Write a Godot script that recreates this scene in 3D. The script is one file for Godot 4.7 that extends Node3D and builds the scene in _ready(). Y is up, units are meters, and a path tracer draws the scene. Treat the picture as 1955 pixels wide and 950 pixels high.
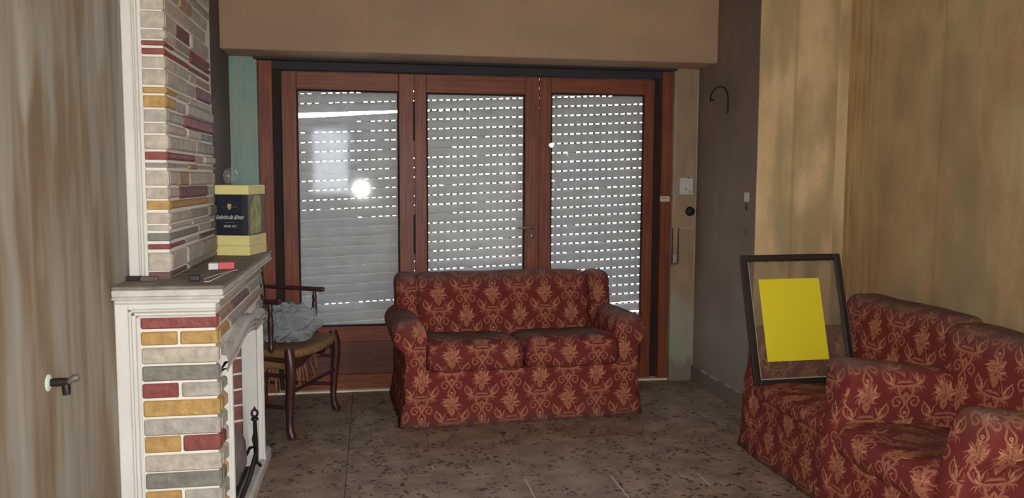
extends Node3D

# ---------------------------------------------------------------- globals
var M := {}
var used := {}
var rng := RandomNumberGenerator.new()
var nz := FastNoiseLite.new()

const XL := -0.87      # left wall
const XR := 2.82       # right wall
const ZB := -5.43      # back wall
const CEIL := 2.75

func V(x, y, z) -> Vector3:
	return Vector3(x, y, z)

func sstep(a: float, b: float, x: float) -> float:
	var t := clampf((x - a) / (b - a), 0.0, 1.0)
	return t * t * (3.0 - 2.0 * t)

# ---------------------------------------------------------------- mesh helpers
func mb(group := 0) -> SurfaceTool:
	var s := SurfaceTool.new()
	s.begin(Mesh.PRIMITIVE_TRIANGLES)
	s.set_smooth_group(group)
	return s

func flat(s: SurfaceTool) -> void:
	s.set_smooth_group(-1)

func soft(s: SurfaceTool, g := 0) -> void:
	s.set_smooth_group(g)

func tri(s: SurfaceTool, a: Vector3, b: Vector3, c: Vector3) -> void:
	s.add_vertex(a); s.add_vertex(c); s.add_vertex(b)

func quad(s: SurfaceTool, a: Vector3, b: Vector3, c: Vector3, d: Vector3) -> void:
	tri(s, a, b, c); tri(s, a, c, d)

func opoly(s: SurfaceTool, p: Array, out: Vector3) -> void:
	var n: Vector3 = (p[1] - p[0]).cross(p[2] - p[0])
	for i in range(1, p.size() - 1):
		if n.dot(out) >= 0.0:
			tri(s, p[0], p[i], p[i + 1])
		else:
			tri(s, p[0], p[i + 1], p[i])

func box(s: SurfaceTool, lo: Vector3, hi: Vector3, b := 0.0, xf := Transform3D()) -> void:
	flat(s)
	var c := (lo + hi) * 0.5
	var h := (hi - lo) * 0.5
	b = minf(b, minf(h.x, minf(h.y, h.z)) * 0.95)
	var at := func(sg: Vector3, k: int) -> Vector3:
		var q := Vector3()
		for i in 3:
			q[i] = c[i] + sg[i] * (h[i] - (0.0 if (i == k or b == 0.0) else b))
		return xf * q
	for k in 3:
		var u := (k + 1) % 3
		var v := (k + 2) % 3
		for sg in [-1.0, 1.0]:
			var pts := []
			for w in [[-1.0, -1.0], [1.0, -1.0], [1.0, 1.0], [-1.0, 1.0]]:
				var q := Vector3()
				q[k] = sg; q[u] = w[0]; q[v] = w[1]
				pts.append(at.call(q, k))
			var o := Vector3(); o[k] = sg
			opoly(s, pts, xf.basis * o)
	if b <= 0.0:
		return
	for k in 3:            # edges along axis k
		var u := (k + 1) % 3
		var v := (k + 2) % 3
		for a in [-1.0, 1.0]:
			for d in [-1.0, 1.0]:
				var p := Vector3(); p[k] = -1.0; p[u] = a; p[v] = d
				var q := p; q[k] = 1.0
				var o := Vector3(); o[u] = a; o[v] = d
				opoly(s, [at.call(p, u), at.call(q, u), at.call(q, v), at.call(p, v)], xf.basis * o)
	for a in [-1.0, 1.0]:
		for d in [-1.0, 1.0]:
			for e in [-1.0, 1.0]:
				var p := V(a, d, e)
				opoly(s, [at.call(p, 0), at.call(p, 1), at.call(p, 2)], xf.basis * p)

func rbox(s: SurfaceTool, c: Vector3, size: Vector3, r: float, n: int, deform = null, dirt = null) -> void:
	soft(s)
	var h := size * 0.5
	var ts := []
	for i in n + 1:
		var u := -1.0 + 2.0 * i / n
		ts.append(signf(u) * (1.0 - pow(1.0 - absf(u), 1.7)))
	var shape := func(q: Vector3) -> Array:
		var p := q * h
		var inn := p.clamp(-(h - V(r, r, r)), h - V(r, r, r))
		var d := p - inn
		var nn := d.normalized() if d.length() > 1e-6 else Vector3.UP
		p = inn + nn * r if d.length() > 1e-6 else p
		p = p + c
		if deform != null:
			p = deform.call(p, q)
		return [p, nn]
	for k in 3:
		var u := (k + 1) % 3
		var v := (k + 2) % 3
		for sg in [-1.0, 1.0]:
			var g := []
			for i in n + 1:
				for j in n + 1:
					var q := Vector3()
					q[k] = sg; q[u] = ts[i]; q[v] = ts[j]
					g.append(shape.call(q))
			for i in n:
				for j in n:
					var ids := [i * (n + 1) + j, (i + 1) * (n + 1) + j, (i + 1) * (n + 1) + j + 1, i * (n + 1) + j + 1]
					if sg < 0.0:
						ids = [ids[0], ids[3], ids[2], ids[1]]
					for t in [[0, 2, 1], [0, 3, 2]]:
						for m in t:
							var e: Array = g[ids[m]]
							if dirt != null:
								s.set_uv2(Vector2(dirt.call(e[0], e[1]), 0.5))
							s.add_vertex(e[0])

func tube(s: SurfaceTool, pts: Array, rad, sides := 8, caps := true) -> void:
	soft(s)
	var rings := []
	var up := Vector3.UP
	for i in pts.size():
		var t: Vector3 = (pts[mini(i + 1, pts.size() - 1)] - pts[maxi(i - 1, 0)]).normalized()
		if absf(t.dot(up)) > 0.95:
			up = Vector3.RIGHT if absf(t.dot(Vector3.RIGHT)) < 0.9 else Vector3.BACK
		var a := t.cross(up).normalized()
		var b := a.cross(t).normalized()
		up = b
		var r: float = rad[i] if rad is Array else rad
		var ring := []
		for k in sides:
			var f := TAU * k / sides
			ring.append(pts[i] + (a * cos(f) + b * sin(f)) * r)
		rings.append(ring)
	for i in pts.size() - 1:
		for k in sides:
			var m := (k + 1) % sides
			quad(s, rings[i][k], rings[i][m], rings[i + 1][m], rings[i + 1][k])
	if caps:
		soft(s, 1)
		for k in range(1, sides - 1):
			tri(s, rings[0][0], rings[0][k + 1], rings[0][k])
			tri(s, rings[-1][0], rings[-1][k], rings[-1][k + 1])
		soft(s)

func lathe(s: SurfaceTool, prof: Array, n := 14, xf := Transform3D()) -> void:   # prof: [[r, y], ...] upwards
	soft(s)
	for i in prof.size() - 1:
		for k in n:
			var f := TAU * k / n
			var g := TAU * (k + 1) / n
			var p := func(e, a): return xf * V(cos(a) * e[0], e[1], sin(a) * e[0])
			var A: Vector3 = p.call(prof[i], f)
			var B: Vector3 = p.call(prof[i], g)
			var C: Vector3 = p.call(prof[i + 1], g)
			var D: Vector3 = p.call(prof[i + 1], f)
			if prof[i][0] > 1e-5:
				tri(s, A, C, B)
			if prof[i + 1][0] > 1e-5:
				tri(s, A, D, C)

func extrude(s: SurfaceTool, poly: PackedVector2Array, d: float, xf := Transform3D()) -> void:   # polygon in x,y pushed along z by d
	flat(s)
	if Geometry2D.is_polygon_clockwise(poly):
		poly.reverse()
	var t := Geometry2D.triangulate_polygon(poly)
	for i in range(0, t.size(), 3):
		var a := poly[t[i]]; var b := poly[t[i + 1]]; var c := poly[t[i + 2]]
		opoly(s, [xf * V(a.x, a.y, d), xf * V(b.x, b.y, d), xf * V(c.x, c.y, d)], xf.basis.z)
		opoly(s, [xf * V(a.x, a.y, 0), xf * V(b.x, b.y, 0), xf * V(c.x, c.y, 0)], -xf.basis.z)
	for i in poly.size():
		var a := poly[i]; var b := poly[(i + 1) % poly.size()]
		var e := b - a
		opoly(s, [xf * V(a.x, a.y, 0), xf * V(b.x, b.y, 0), xf * V(b.x, b.y, d), xf * V(a.x, a.y, d)], xf.basis * V(e.y, -e.x, 0))

func blob(s: SurfaceTool, c: Vector3, r: Vector3, amp: float, freq: float, sd: int, faceted: bool, n := 22, squash := 0.0) -> void:
	var f := FastNoiseLite.new()
	f.seed = sd
	f.noise_type = FastNoiseLite.TYPE_CELLULAR if faceted else FastNoiseLite.TYPE_SIMPLEX_SMOOTH
	f.frequency = freq
	f.fractal_octaves = 2
	if faceted:
		f.cellular_return_type = FastNoiseLite.RETURN_DISTANCE2_SUB
	var p := func(i: int, j: int) -> Vector3:
		var th := PI * i / n
		var ph := TAU * (j % (2 * n)) / (2 * n)
		var d := V(sin(th) * cos(ph), cos(th), sin(th) * sin(ph))
		var k := 1.0 + amp * f.get_noise_3dv(d * 10.0)
		var q := d * r * k
		if squash > 0.0:
			q.y = maxf(q.y, -squash)
		return c + q
	for i in n:
		for j in 2 * n:
			if faceted: flat(s)
			else: soft(s)
			var A: Vector3 = p.call(i, j)
			var B: Vector3 = p.call(i, j + 1)
			var C: Vector3 = p.call(i + 1, j + 1)
			var D: Vector3 = p.call(i + 1, j)
			opoly(s, [A, B, C], (A + B + C) / 3.0 - c)
			opoly(s, [A, C, D], (A + C + D) / 3.0 - c)

# ---------------------------------------------------------------- scene helpers
func numbered(called: String) -> String:
	var n: int = used.get(called, -1) + 1
	used[called] = n
	return called if n == 0 else "%s_%03d" % [called, n]

func thing(called: String, label: String, category: String, at := Vector3.ZERO, turn := 0.0, group := "") -> Node3D:
	var o := Node3D.new()
	o.name = numbered(called)
	add_child(o)
	o.position = at
	o.rotation.y = turn
	tag(o, label, category, group)
	return o

func tag(o: Node, label: String, category: String, group := "") -> Node:
	o.set_meta("label", label)
	o.set_meta("category", category)
	if group:
		o.set_meta("group", group)
	return o

func obj(called: String, s, m: Material, parent: Node = null) -> MeshInstance3D:
	var o := MeshInstance3D.new()
	if s is SurfaceTool:
		s.generate_normals()
		o.mesh = s.commit()
	else:
		o.mesh = s
	o.material_override = m
	o.cast_shadow = GeometryInstance3D.SHADOW_CASTING_SETTING_ON
	if parent == null:
		o.name = numbered(called)
		add_child(o)
	else:
		var c: Dictionary = parent.get_meta("_c") if parent.has_meta("_c") else {}
		var n: int = c.get(called, -1) + 1
		c[called] = n
		parent.set_meta("_c", c)
		o.name = called if n == 0 else "%s_%03d" % [called, n]
		parent.add_child(o)
	return o

func struct(o: Node, label: String, category: String) -> Node:
	tag(o, label, category)
	o.set_meta("kind", "structure")
	return o

# ---------------------------------------------------------------- materials
func tex(im: Image) -> ImageTexture:
	return ImageTexture.create_from_image(im)

func mat(c: Color, rough := 0.8, t: Texture2D = null, sc := Vector3.ONE, world := false) -> StandardMaterial3D:
	var m := StandardMaterial3D.new()
	m.albedo_color = c
	m.roughness = rough
	if t:
		m.albedo_texture = t
		m.uv1_triplanar = true
		m.uv1_world_triplanar = world
		m.uv1_triplanar_sharpness = 6.0
		m.uv1_scale = sc
	return m

func rgb(r: int, g: int, b: int) -> Color:
	return Color(r / 255.0, g / 255.0, b / 255.0)

# stained plaster: base colours blended by a broad noise and by streaks that run down; more: Callable(x 0..1, y 0..1 from top, colour) -> colour
func stain_image(w: int, h: int, sd: int, a: Color, b: Color, c: Color, streak: float, more = null) -> Image:
	var im := Image.create(w, h, false, Image.FORMAT_RGB8)
	var n1 := FastNoiseLite.new(); n1.seed = sd; n1.frequency = 3.2 / w; n1.fractal_octaves = 4
	var n2 := FastNoiseLite.new(); n2.seed = sd + 7; n2.frequency = 16.0 / w; n2.fractal_octaves = 3
	var n3 := FastNoiseLite.new(); n3.seed = sd + 13; n3.frequency = 0.25; n3.fractal_octaves = 2
	for y in h:
		for x in w:
			var k := clampf(0.5 + 0.9 * n1.get_noise_2d(x, y * 0.8), 0.0, 1.0)
			var q := n2.get_noise_2d(x, y * 0.06)
			var col := a.lerp(b, k)
			col = col.lerp(c, clampf(streak * q * 1.6, 0.0, 0.8))
			col = col * (1.0 + 0.04 * n3.get_noise_2d(x, y) + 0.10 * streak * q)
			if more != null:
				col = more.call(float(x) / w, float(y) / h, col)
			im.set_pixel(x, y, col)
	return im

func wood_image(a: Color, b: Color, sd: int) -> Image:
	var im := Image.create(256, 512, false, Image.FORMAT_RGB8)
	var n1 := FastNoiseLite.new(); n1.seed = sd; n1.frequency = 0.03; n1.fractal_octaves = 4
	var n2 := FastNoiseLite.new(); n2.seed = sd + 3; n2.frequency = 0.008
	for y in 512:
		for x in 256:
			var k := clampf(0.5 + n1.get_noise_2d(x * 2.2, y * 0.10) * 0.9 + n2.get_noise_2d(x, y) * 0.5, 0.0, 1.0)
			im.set_pixel(x, y, a.lerp(b, k))
	return im

func grit_image(w: int, sd: int, lo: float, hi: float, freq := 0.05) -> Image:
	var n1 := FastNoiseLite.new(); n1.seed = sd; n1.frequency = freq; n1.fractal_octaves = 5
	var src := n1.get_seamless_image(w, w, false, false, 0.2, true)
	var im := Image.create(w, w, false, Image.FORMAT_RGB8)
	for y in w:
		for x in w:
			var k := lerpf(lo, hi, src.get_pixel(x, y).r)
			im.set_pixel(x, y, Color(k, k, k))
	return im

func terrazzo_image() -> Image:
	var W := 1024
	var im := Image.create(W, W, false, Image.FORMAT_RGB8)
	var n1 := FastNoiseLite.new(); n1.seed = 5; n1.frequency = 0.006; n1.fractal_octaves = 4
	var n2 := FastNoiseLite.new(); n2.seed = 6; n2.frequency = 0.12; n2.fractal_octaves = 2
	for y in W:
		for x in W:
			var k := 1.0 + 0.22 * n1.get_noise_2d(x, y) + 0.10 * n2.get_noise_2d(x, y)
			im.set_pixel(x, y, Color(0.585 * k, 0.51 * k, 0.445 * k))
	var r := RandomNumberGenerator.new(); r.seed = 77
	for i in 2900:
		var cx := r.randi() % W
		var cy := r.randi() % W
		var big := 1.25 if r.randf() < 0.5 else 0.6
		var dens := n1.get_noise_2d(cx + 300, cy + 900)
		if dens < 0.0 and r.randf() < 0.85:
			continue
		var ra := r.randf_range(5.0, 12.0) * big
		var rb := ra * r.randf_range(0.35, 0.7)
		var an := r.randf() * PI
		var dark := r.randf_range(0.55, 1.0) * (0.55 + 0.45 * sstep(-0.1, 0.2, dens))
		var col := Color(0.34, 0.26, 0.21).lerp(Color(0.20, 0.165, 0.145), r.randf())
		if r.randf() < 0.18:
			col = Color(0.62, 0.54, 0.46)
		for dy in range(-15, 16):
			for dx in range(-15, 16):
				var u := (dx * cos(an) + dy * sin(an)) / ra
				var v := (-dx * sin(an) + dy * cos(an)) / rb
				var e := u * u + v * v + 0.35 * n2.get_noise_2d(cx + dx * 2, cy + dy * 2)
				if e < 1.0:
					var px := posmod(cx + dx, W)
					var py := posmod(cy + dy, W)
					im.set_pixel(px, py, im.get_pixel(px, py).lerp(col, dark * minf(1.0, (1.0 - e) * 3.0)))
	return im

# woven damask: one repeat is 350 x 280 mm, two half-dropped columns of bouquet, leafy basket and urn
func damask_image() -> Image:
	var W := 700
	var H := 560
	var im := Image.create(W, H, false, Image.FORMAT_RGB8)
	var n1 := FastNoiseLite.new(); n1.seed = 21; n1.frequency = 0.3
	var base := Color(0.47, 0.19, 0.19)
	for y in H:
		for x in W:
			im.set_pixel(x, y, base * (1.0 + 0.10 * n1.get_noise_2d(x, y)))
	var gold := Color(0.67, 0.43, 0.335)
	var pale := Color(0.79, 0.57, 0.43)
	var dim := Color(0.57, 0.325, 0.275)
	var k := 1.014          # crop pixels of the motif -> texture pixels
	var dab := func(cx: float, cy: float, r: float, col: Color) -> void:
		var R := ceili(r)
		for dy in range(-R, R + 1):
			for dx in range(-R, R + 1):
				var d := sqrt(dx * dx + dy * dy)
				var e := r + 0.8 * n1.get_noise_2d(cx + dx * 3, cy + dy * 3)
				if d <= e:
					var px := posmod(int(cx) + dx, W)
					var py := posmod(int(cy) + dy, H)
					im.set_pixel(px, py, im.get_pixel(px, py).lerp(col, clampf(e - d, 0.0, 1.0) * 0.85))
	var stroke := func(ox: float, oy: float, p: Array, w0: float, w1: float, col: Color) -> void:
		var c := Curve2D.new()
		for i in p.size():
			var a: Vector2 = p[maxi(i - 1, 0)]
			var b: Vector2 = p[mini(i + 1, p.size() - 1)]
			var t := (b - a) / 6.0
			c.add_point(p[i], -t, t)
		var L := c.get_baked_length()
		var m := maxi(2, int(L / 3.0))
		for i in m + 1:
			var q := c.sample_baked(L * i / m)
			var f := float(i) / m
			var wd := 1.25 * lerpf(w0, w1, f) * (0.75 + 0.5 * sin(PI * f))
			dab.call(ox + q.x * k, oy + q.y * k, wd, col)
	var r := RandomNumberGenerator.new(); r.seed = 4
	for col_i in 2:
		var ox := W * (0.25 + 0.5 * col_i)
		var oy := H * 0.5 * col_i
		for sx in [-1.0, 1.0]:
			var S := func(p: Array, w0: float, w1: float, c: Color) -> void:
				var q := []
				for e in p:
					q.append(Vector2(e[0] * sx, e[1]))
				stroke.call(ox, oy, q, w0, w1, c)
			S.call([[0, 205], [45, 203], [75, 212]], 7, 5, gold)
			S.call([[0, 192], [50, 190]], 4, 3, dim)
			S.call([[0, 236], [50, 238], [110, 225], [160, 205], [190, 168], [193, 130], [172, 108], [158, 125], [164, 142]], 9, 4, gold)
			S.call([[120, 222], [150, 190], [160, 165]], 5, 3, pale)
			S.call([[118, 205], [122, 165], [150, 130], [186, 88]], 7, 3, pale)
			S.call([[112, 205], [95, 175], [88, 145], [70, 118]], 8, 3, gold)
			S.call([[105, 215], [128, 190], [132, 150], [112, 128]], 6, 3, gold)
			S.call([[150, 190], [165, 150], [150, 118]], 5, 3, dim)
			S.call([[92, 238], [128, 248], [142, 288]], 7, 3, gold)
			S.call([[86, 242], [108, 262], [112, 282]], 6, 3, dim)
			S.call([[132, 238], [160, 248], [172, 266]], 5, 3, gold)
			S.call([[18, 255], [38, 232], [62, 246], [58, 270], [36, 272], [32, 256]], 7, 4, gold)
			dab.call(ox + 44 * sx * k, oy + 254 * k, 5.0, pale)
			S.call([[78, 250], [60, 290], [30, 335], [12, 350]], 8, 5, gold)
			S.call([[105, 270], [72, 300], [48, 330]], 5, 3, dim)
			S.call([[0, 290], [14, 310], [22, 335], [12, 365], [8, 395]], 10, 8, gold)
			S.call([[28, 352], [60, 322], [100, 328], [116, 362], [98, 396], [66, 396], [48, 372], [70, 356]], 5, 6, gold)
			S.call([[112, 375], [100, 410], [80, 422]], 4, 2, dim)
			dab.call(ox + 50 * sx * k, oy + 366 * k, 8.0, pale)
			dab.call(ox + 74 * sx * k, oy + 350 * k, 8.0, gold)
			S.call([[8, 395], [30, 425], [40, 455], [22, 484], [0, 490]], 7, 6, gold)
			S.call([[0, 445], [12, 455], [0, 470]], 4, 4, pale)
			for a in 9:                              # bouquet petals
				var f := -PI / 2 + (a + 0.5) * PI * 0.87 / 9.0
				var l := r.randf_range(98, 128)
				var bend := r.randf_range(-0.5, 0.5)
				S.call([[8 * cos(f), 578 + 8 * sin(f)], [0.55 * l * cos(f), 578 + 0.52 * l * sin(f)], [l * cos(f + bend), 578 + 0.92 * l * sin(f + bend)]], 8, 4, gold if a % 3 else pale)
				S.call([[20 * cos(f + 0.18), 578 + 20 * sin(f + 0.18)], [0.7 * l * cos(f + 0.2), 578 + 0.7 * l * sin(f + 0.2)]], 7, 4, dim if a % 2 else gold)
			S.call([[0, 520], [26, 502], [44, 482]], 6, 3, gold)
			for a in 16:
				var pf := r.randf_range(-1.5, 1.2)
				var pr := r.randf_range(14, 82)
				dab.call(ox + pr * cos(pf) * sx * k, oy + (578 + 0.9 * pr * sin(pf)) * k, r.randf_range(5, 10), [pale, gold, dim, base][a % 4])
			S.call([[26, 640], [40, 620], [66, 640]], 7, 4, gold)
			S.call([[0, 640], [20, 668], [8, 702], [0, 722]], 15, 5, gold)
			S.call([[66, 748], [56, 722], [72, 700]], 5, 3, dim)
		for a in 5:
			dab.call(ox, oy + (556 + 10 * a) * k, 7.0, gold)
	return im

func make_materials() -> void:
	var grit := tex(grit_image(256, 3, 0.90, 1.0))
	var damask := tex(damask_image())
	var f := mat(Color(1, 1, 1), 0.95, damask, V(1 / 0.35, 1 / 0.28, 1 / 0.35))
	f.uv1_triplanar_sharpness = 10.0
	f.metallic_specular = 0.2
	var di := Image.create(64, 4, false, Image.FORMAT_RGBA8)
	for x in 64:
		for y in 4:
			di.set_pixel(x, y, Color(0.43, 0.36, 0.33, x / 63.0))
	f.detail_enabled = true
	f.detail_albedo = tex(di)
	f.detail_uv_layer = BaseMaterial3D.DETAIL_UV_2
	f.detail_blend_mode = BaseMaterial3D.BLEND_MODE_MIX
	var weave := grit_image(256, 31, 0.3, 1.0, 0.2)
	f.heightmap_enabled = true
	f.heightmap_texture = tex(weave)
	f.heightmap_scale = 0.12
	M.fabric = f
	# walls
	var left := stain_image(1200, 440, 11, rgb(158, 147, 130), rgb(132, 114, 92), rgb(124, 102, 78), 0.45, func(u, v, c):
		var z: float = -u * 6.0
		var y: float = 2.75 * (1.0 - v)
		var q := nz.get_noise_2d(u * 1350, v * 120)
		var st := nz.get_noise_2d(u * 2250.0, v * 60.0 + 400.0) * 0.7 + nz.get_noise_2d(u * 4600.0, v * 110.0) * 0.35
		var big := nz.get_noise_2d(u * 900.0 + 50.0, v * 90.0 + 700.0) + 0.5 * nz.get_noise_2d(u * 2600.0, v * 260.0 + 90.0)
		c = c.lerp(rgb(156, 150, 140), clampf(0.25 + big * 1.6 + (0.25 if y > 1.6 else 0.25 * sstep(1.2, 1.6, y)), 0.0, 0.75))
		c = c.lerp(rgb(118, 92, 66), clampf(-big * 1.5 - 0.15, 0.0, 0.5))
		c = c.lerp(rgb(176, 170, 158), clampf(st * 1.1 - 0.08, 0.0, 0.45))
		c = c.lerp(rgb(106, 84, 62), clampf(-st * 1.1 - 0.08, 0.0, 0.45))
		# pale scraped streaks and the darker grey far end
		for e in [[-2.05, 1.86, 0.07, 0.20], [-2.30, 1.80, 0.07, 0.14], [-2.95, 1.90, 0.05, 0.20], [-2.0, 1.40, 0.03, 0.14], [-1.75, 0.95, 0.10, 0.35], [-2.85, 1.25, 0.02, 0.20], [-2.35, 1.18, 0.03, 0.08]]:
			var d := pow((z - e[0]) / e[2], 2) + pow((y - e[1]) / e[3], 2)
			c = c.lerp(rgb(190, 188, 180), 0.5 * clampf(0.9 - 0.6 * d + 2.2 * q, 0.0, 1.0))
		return c.lerp(rgb(92, 84, 80), 0.9 * sstep(-3.9, -4.3, z)))
	M.wall_left = mat(Color.WHITE, 0.75, tex(left), V(1 / 2.75, 1 / 2.75, 1 / 6.0), true)
	var right := stain_image(512, 360, 23, rgb(208, 180, 134), rgb(180, 148, 108), rgb(172, 160, 122), 0.5, func(u, v, c):
		var z: float = -u * 5.0
		var y: float = 2.75 * (1.0 - v)
		var d := pow((z + 3.05) / 0.35, 2) + pow((y - 1.62) / 0.30, 2)
		c = c.lerp(rgb(205, 192, 148), 0.7 * clampf(1.0 - d, 0.0, 1.0))
		var bl := nz.get_noise_2d(u * 420.0, v * 130.0) + 0.25 * nz.get_noise_2d(u * 1800.0, v * 80.0)
		c = c.lerp(rgb(138, 128, 96), clampf(0.05 + bl * 0.9, 0.0, 0.5))
		c = c.lerp(rgb(150, 112, 74), clampf(-bl * 0.8 - 0.05, 0.0, 0.4))
		c = c.lerp(rgb(212, 186, 140), 0.6 * sstep(-4.05, -4.42, z) * clampf(0.5 + 1.6 * nz.get_noise_2d(u * 5200.0, v * 160.0), 0.0, 1.0))
		for e in [-4.32, -3.70]:
			c = c.lerp(rgb(112, 92, 62), 0.22 * clampf(1.0 - absf(z - e - 0.004 * sin(y * 4.0)) / 0.012, 0.0, 1.0))
		return c)
	M.wall_right = mat(Color.WHITE, 0.8, tex(right), V(1 / 2.75, 1 / 2.75, 1 / 5.0), true)
	var pil := stain_image(320, 440, 37, rgb(236, 208, 162), rgb(206, 174, 130), rgb(186, 170, 136), 0.5, func(u, v, c):
		var x: float = u * 2.75
		var bl := nz.get_noise_2d(u * 420.0 + 90.0, v * 170.0) + 0.35 * nz.get_noise_2d(u * 1300.0, v * 90.0 + 300.0)
		c = c.lerp(rgb(164, 148, 112), clampf(0.18 + bl * 1.1, 0.0, 0.6))
		c = c.lerp(rgb(238, 212, 168), clampf(-bl * 1.0 - 0.05, 0.0, 0.5))
		return c.lerp(rgb(130, 104, 70), 0.28 * clampf(1.0 - absf(x - 2.475) / 0.014, 0.0, 1.0)))
	M.pillar = mat(Color.WHITE, 0.8, tex(pil), V(1 / 2.75, 1 / 2.75, 1 / 2.75), true)
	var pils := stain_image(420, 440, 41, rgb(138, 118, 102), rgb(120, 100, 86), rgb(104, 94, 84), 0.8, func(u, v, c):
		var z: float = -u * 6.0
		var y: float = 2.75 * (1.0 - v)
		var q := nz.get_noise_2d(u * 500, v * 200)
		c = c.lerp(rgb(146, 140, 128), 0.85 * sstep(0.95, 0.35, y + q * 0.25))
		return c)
	M.pillar_side = mat(Color.WHITE, 0.85, tex(pils), V(1 / 2.75, 1 / 2.75, 1 / 6.0), true)  # darker colour holds the shade of the side turned from the light
	var beam := stain_image(512, 256, 53, rgb(184, 156, 126), rgb(166, 142, 118), rgb(176, 132, 100), 0.25, null)
	M.beam = mat(Color.WHITE, 0.8, tex(beam), V(1 / 3.3, 1 / 1.0, 1 / 3.3), true)
	var teal := stain_image(128, 440, 61, rgb(130, 172, 166), rgb(150, 178, 170), rgb(160, 168, 156), 0.5, func(u, v, c):
		var y: float = 2.75 * (1.0 - v)
		return c.lerp(rgb(176, 172, 150), 0.5 * sstep(1.55, 1.75, y) * clampf(0.6 + nz.get_noise_2d(u * 300, v * 300) * 1.5, 0.0, 1.0)))
	M.teal = mat(Color.WHITE, 0.7, tex(teal), V(2.0, 1 / 2.75, 2.0), true)
	var strip := stain_image(128, 440, 67, rgb(176, 148, 120), rgb(158, 136, 114), rgb(146, 134, 116), 0.5, func(u, v, c):
		var y: float = 2.75 * (1.0 - v)
		var q := nz.get_noise_2d(u * 200, v * 400)
		c = c.lerp(rgb(162, 168, 150), 0.85 * sstep(0.75, 0.4, y + q * 0.3))
		return c.lerp(rgb(120, 108, 92), 0.6 * sstep(0.2, 0.1, y + q * 0.1)))
	M.strip = mat(Color.WHITE, 0.85, tex(strip), V(2.0, 1 / 2.75, 2.0), true)
	M.plain = mat(rgb(176, 158, 130), 0.9, grit, V(1, 1, 1), true)
	M.ceiling = mat(rgb(196, 184, 164), 0.9, grit, V(1, 1, 1), true)
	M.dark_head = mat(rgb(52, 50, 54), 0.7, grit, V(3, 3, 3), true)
	M.grime = mat(rgb(126, 118, 102), 0.9, grit, V(4, 4, 4), true)
	M.chalk = mat(rgb(186, 180, 166), 0.9, grit, V(8, 8, 8), true)
	# floor
	M.terrazzo = mat(Color(1, 1, 1), 0.5, tex(terrazzo_image()), V(1 / 1.25, 1 / 1.25, 1 / 1.25), true)
	M.terrazzo.metallic_specular = 0.3
	M.joint = mat(rgb(84, 74, 64), 0.9)
	M.grout = mat(rgb(196, 192, 176), 0.9)
	# woods
	var red := tex(wood_image(rgb(146, 82, 60), rgb(114, 60, 46), 8))
	M.wood = mat(Color.WHITE, 0.42, red, V(1 / 0.35, 1 / 1.4, 1 / 0.35), true)
	M.wood.metallic_specular = 0.4
	var redh := wood_image(rgb(146, 82, 60), rgb(114, 60, 46), 9)
	redh.rotate_90(CLOCKWISE)
	M.wood_h = mat(Color.WHITE, 0.42, tex(redh), V(1 / 1.4, 1 / 0.35, 1 / 0.35), true)
	M.wood_h.metallic_specular = 0.4
	M.wood_panel = mat(rgb(190, 170, 160), 0.5, tex(redh), V(1 / 1.4, 1 / 0.35, 1 / 0.35), true)
	M.dark_gap = mat(rgb(40, 34, 34), 0.8)
	M.mahogany = mat(rgb(66, 36, 34), 0.35)
	M.mahogany.metallic_specular = 0.5
	M.black_wood = mat(rgb(40, 34, 32), 0.4)
	M.rush = mat(rgb(168, 124, 80), 0.85, tex(grit_image(128, 15, 0.6, 1.0, 0.15)), V(2, 2, 9))
	M.straw = mat(rgb(186, 146, 96), 0.8)
	# fireplace
	M.white = mat(rgb(220, 217, 210), 0.55, tex(grit_image(128, 4, 0.95, 1.0, 0.02)), V(2, 2, 2), true)
	M.mantel = mat(rgb(214, 208, 200), 0.6, tex(grit_image(256, 19, 0.84, 1.0, 0.02)), V(2.5, 2.5, 1.2), true)
	M.mantel_top = mat(rgb(150, 140, 128), 0.7, tex(grit_image(256, 20, 0.7, 1.0, 0.02)), V(2.5, 2.5, 1.2), true)
	M.mortar = mat(rgb(230, 226, 216), 0.8)
	M.soot = mat(rgb(62, 56, 54), 0.95)
	M.ash = mat(rgb(52, 46, 44), 0.95)
	var rough := tex(grit_image(256, 44, 0.0, 1.0, 0.03))
	var bt := tex(grit_image(256, 45, 0.78, 1.0, 0.025))
	for e in {"b_red": [150, 78, 72], "b_mauve": [126, 88, 88], "b_yellow": [202, 161, 96], "b_tan": [176, 144, 112], "b_light": [206, 194, 178], "b_pale": [192, 184, 172], "b_grey": [142, 138, 126], "b_stone": [170, 162, 150], "b_inner": [142, 92, 82]}.keys():
		var c: Array = {"b_red": [150, 78, 72], "b_mauve": [126, 88, 88], "b_yellow": [202, 161, 96], "b_tan": [176, 144, 112], "b_light": [206, 194, 178], "b_pale": [192, 184, 172], "b_grey": [142, 138, 126], "b_stone": [170, 162, 150], "b_inner": [142, 92, 82]}[e]
		var m := mat(rgb(c[0], c[1], c[2]), 0.6, bt, V(3.1, 3.1, 3.1), true)
		m.heightmap_enabled = true
		m.heightmap_texture = rough
		m.heightmap_scale = 0.35
		M[e] = m
	# metals, plastics, glass
	M.iron = mat(rgb(44, 40, 38), 0.45); M.iron.metallic = 0.5
	M.wire = mat(rgb(34, 30, 30), 0.5); M.wire.metallic = 0.6
	M.steel = mat(rgb(150, 146, 140), 0.35); M.steel.metallic = 0.8
	M.daylight_strip = mat(rgb(248, 238, 214), 0.6)  # near-white colour stands in for daylight leaking under the doors
	M.white_plastic = mat(rgb(206, 206, 208), 0.4)
	M.cream_plastic = mat(rgb(206, 194, 170), 0.5)
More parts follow.
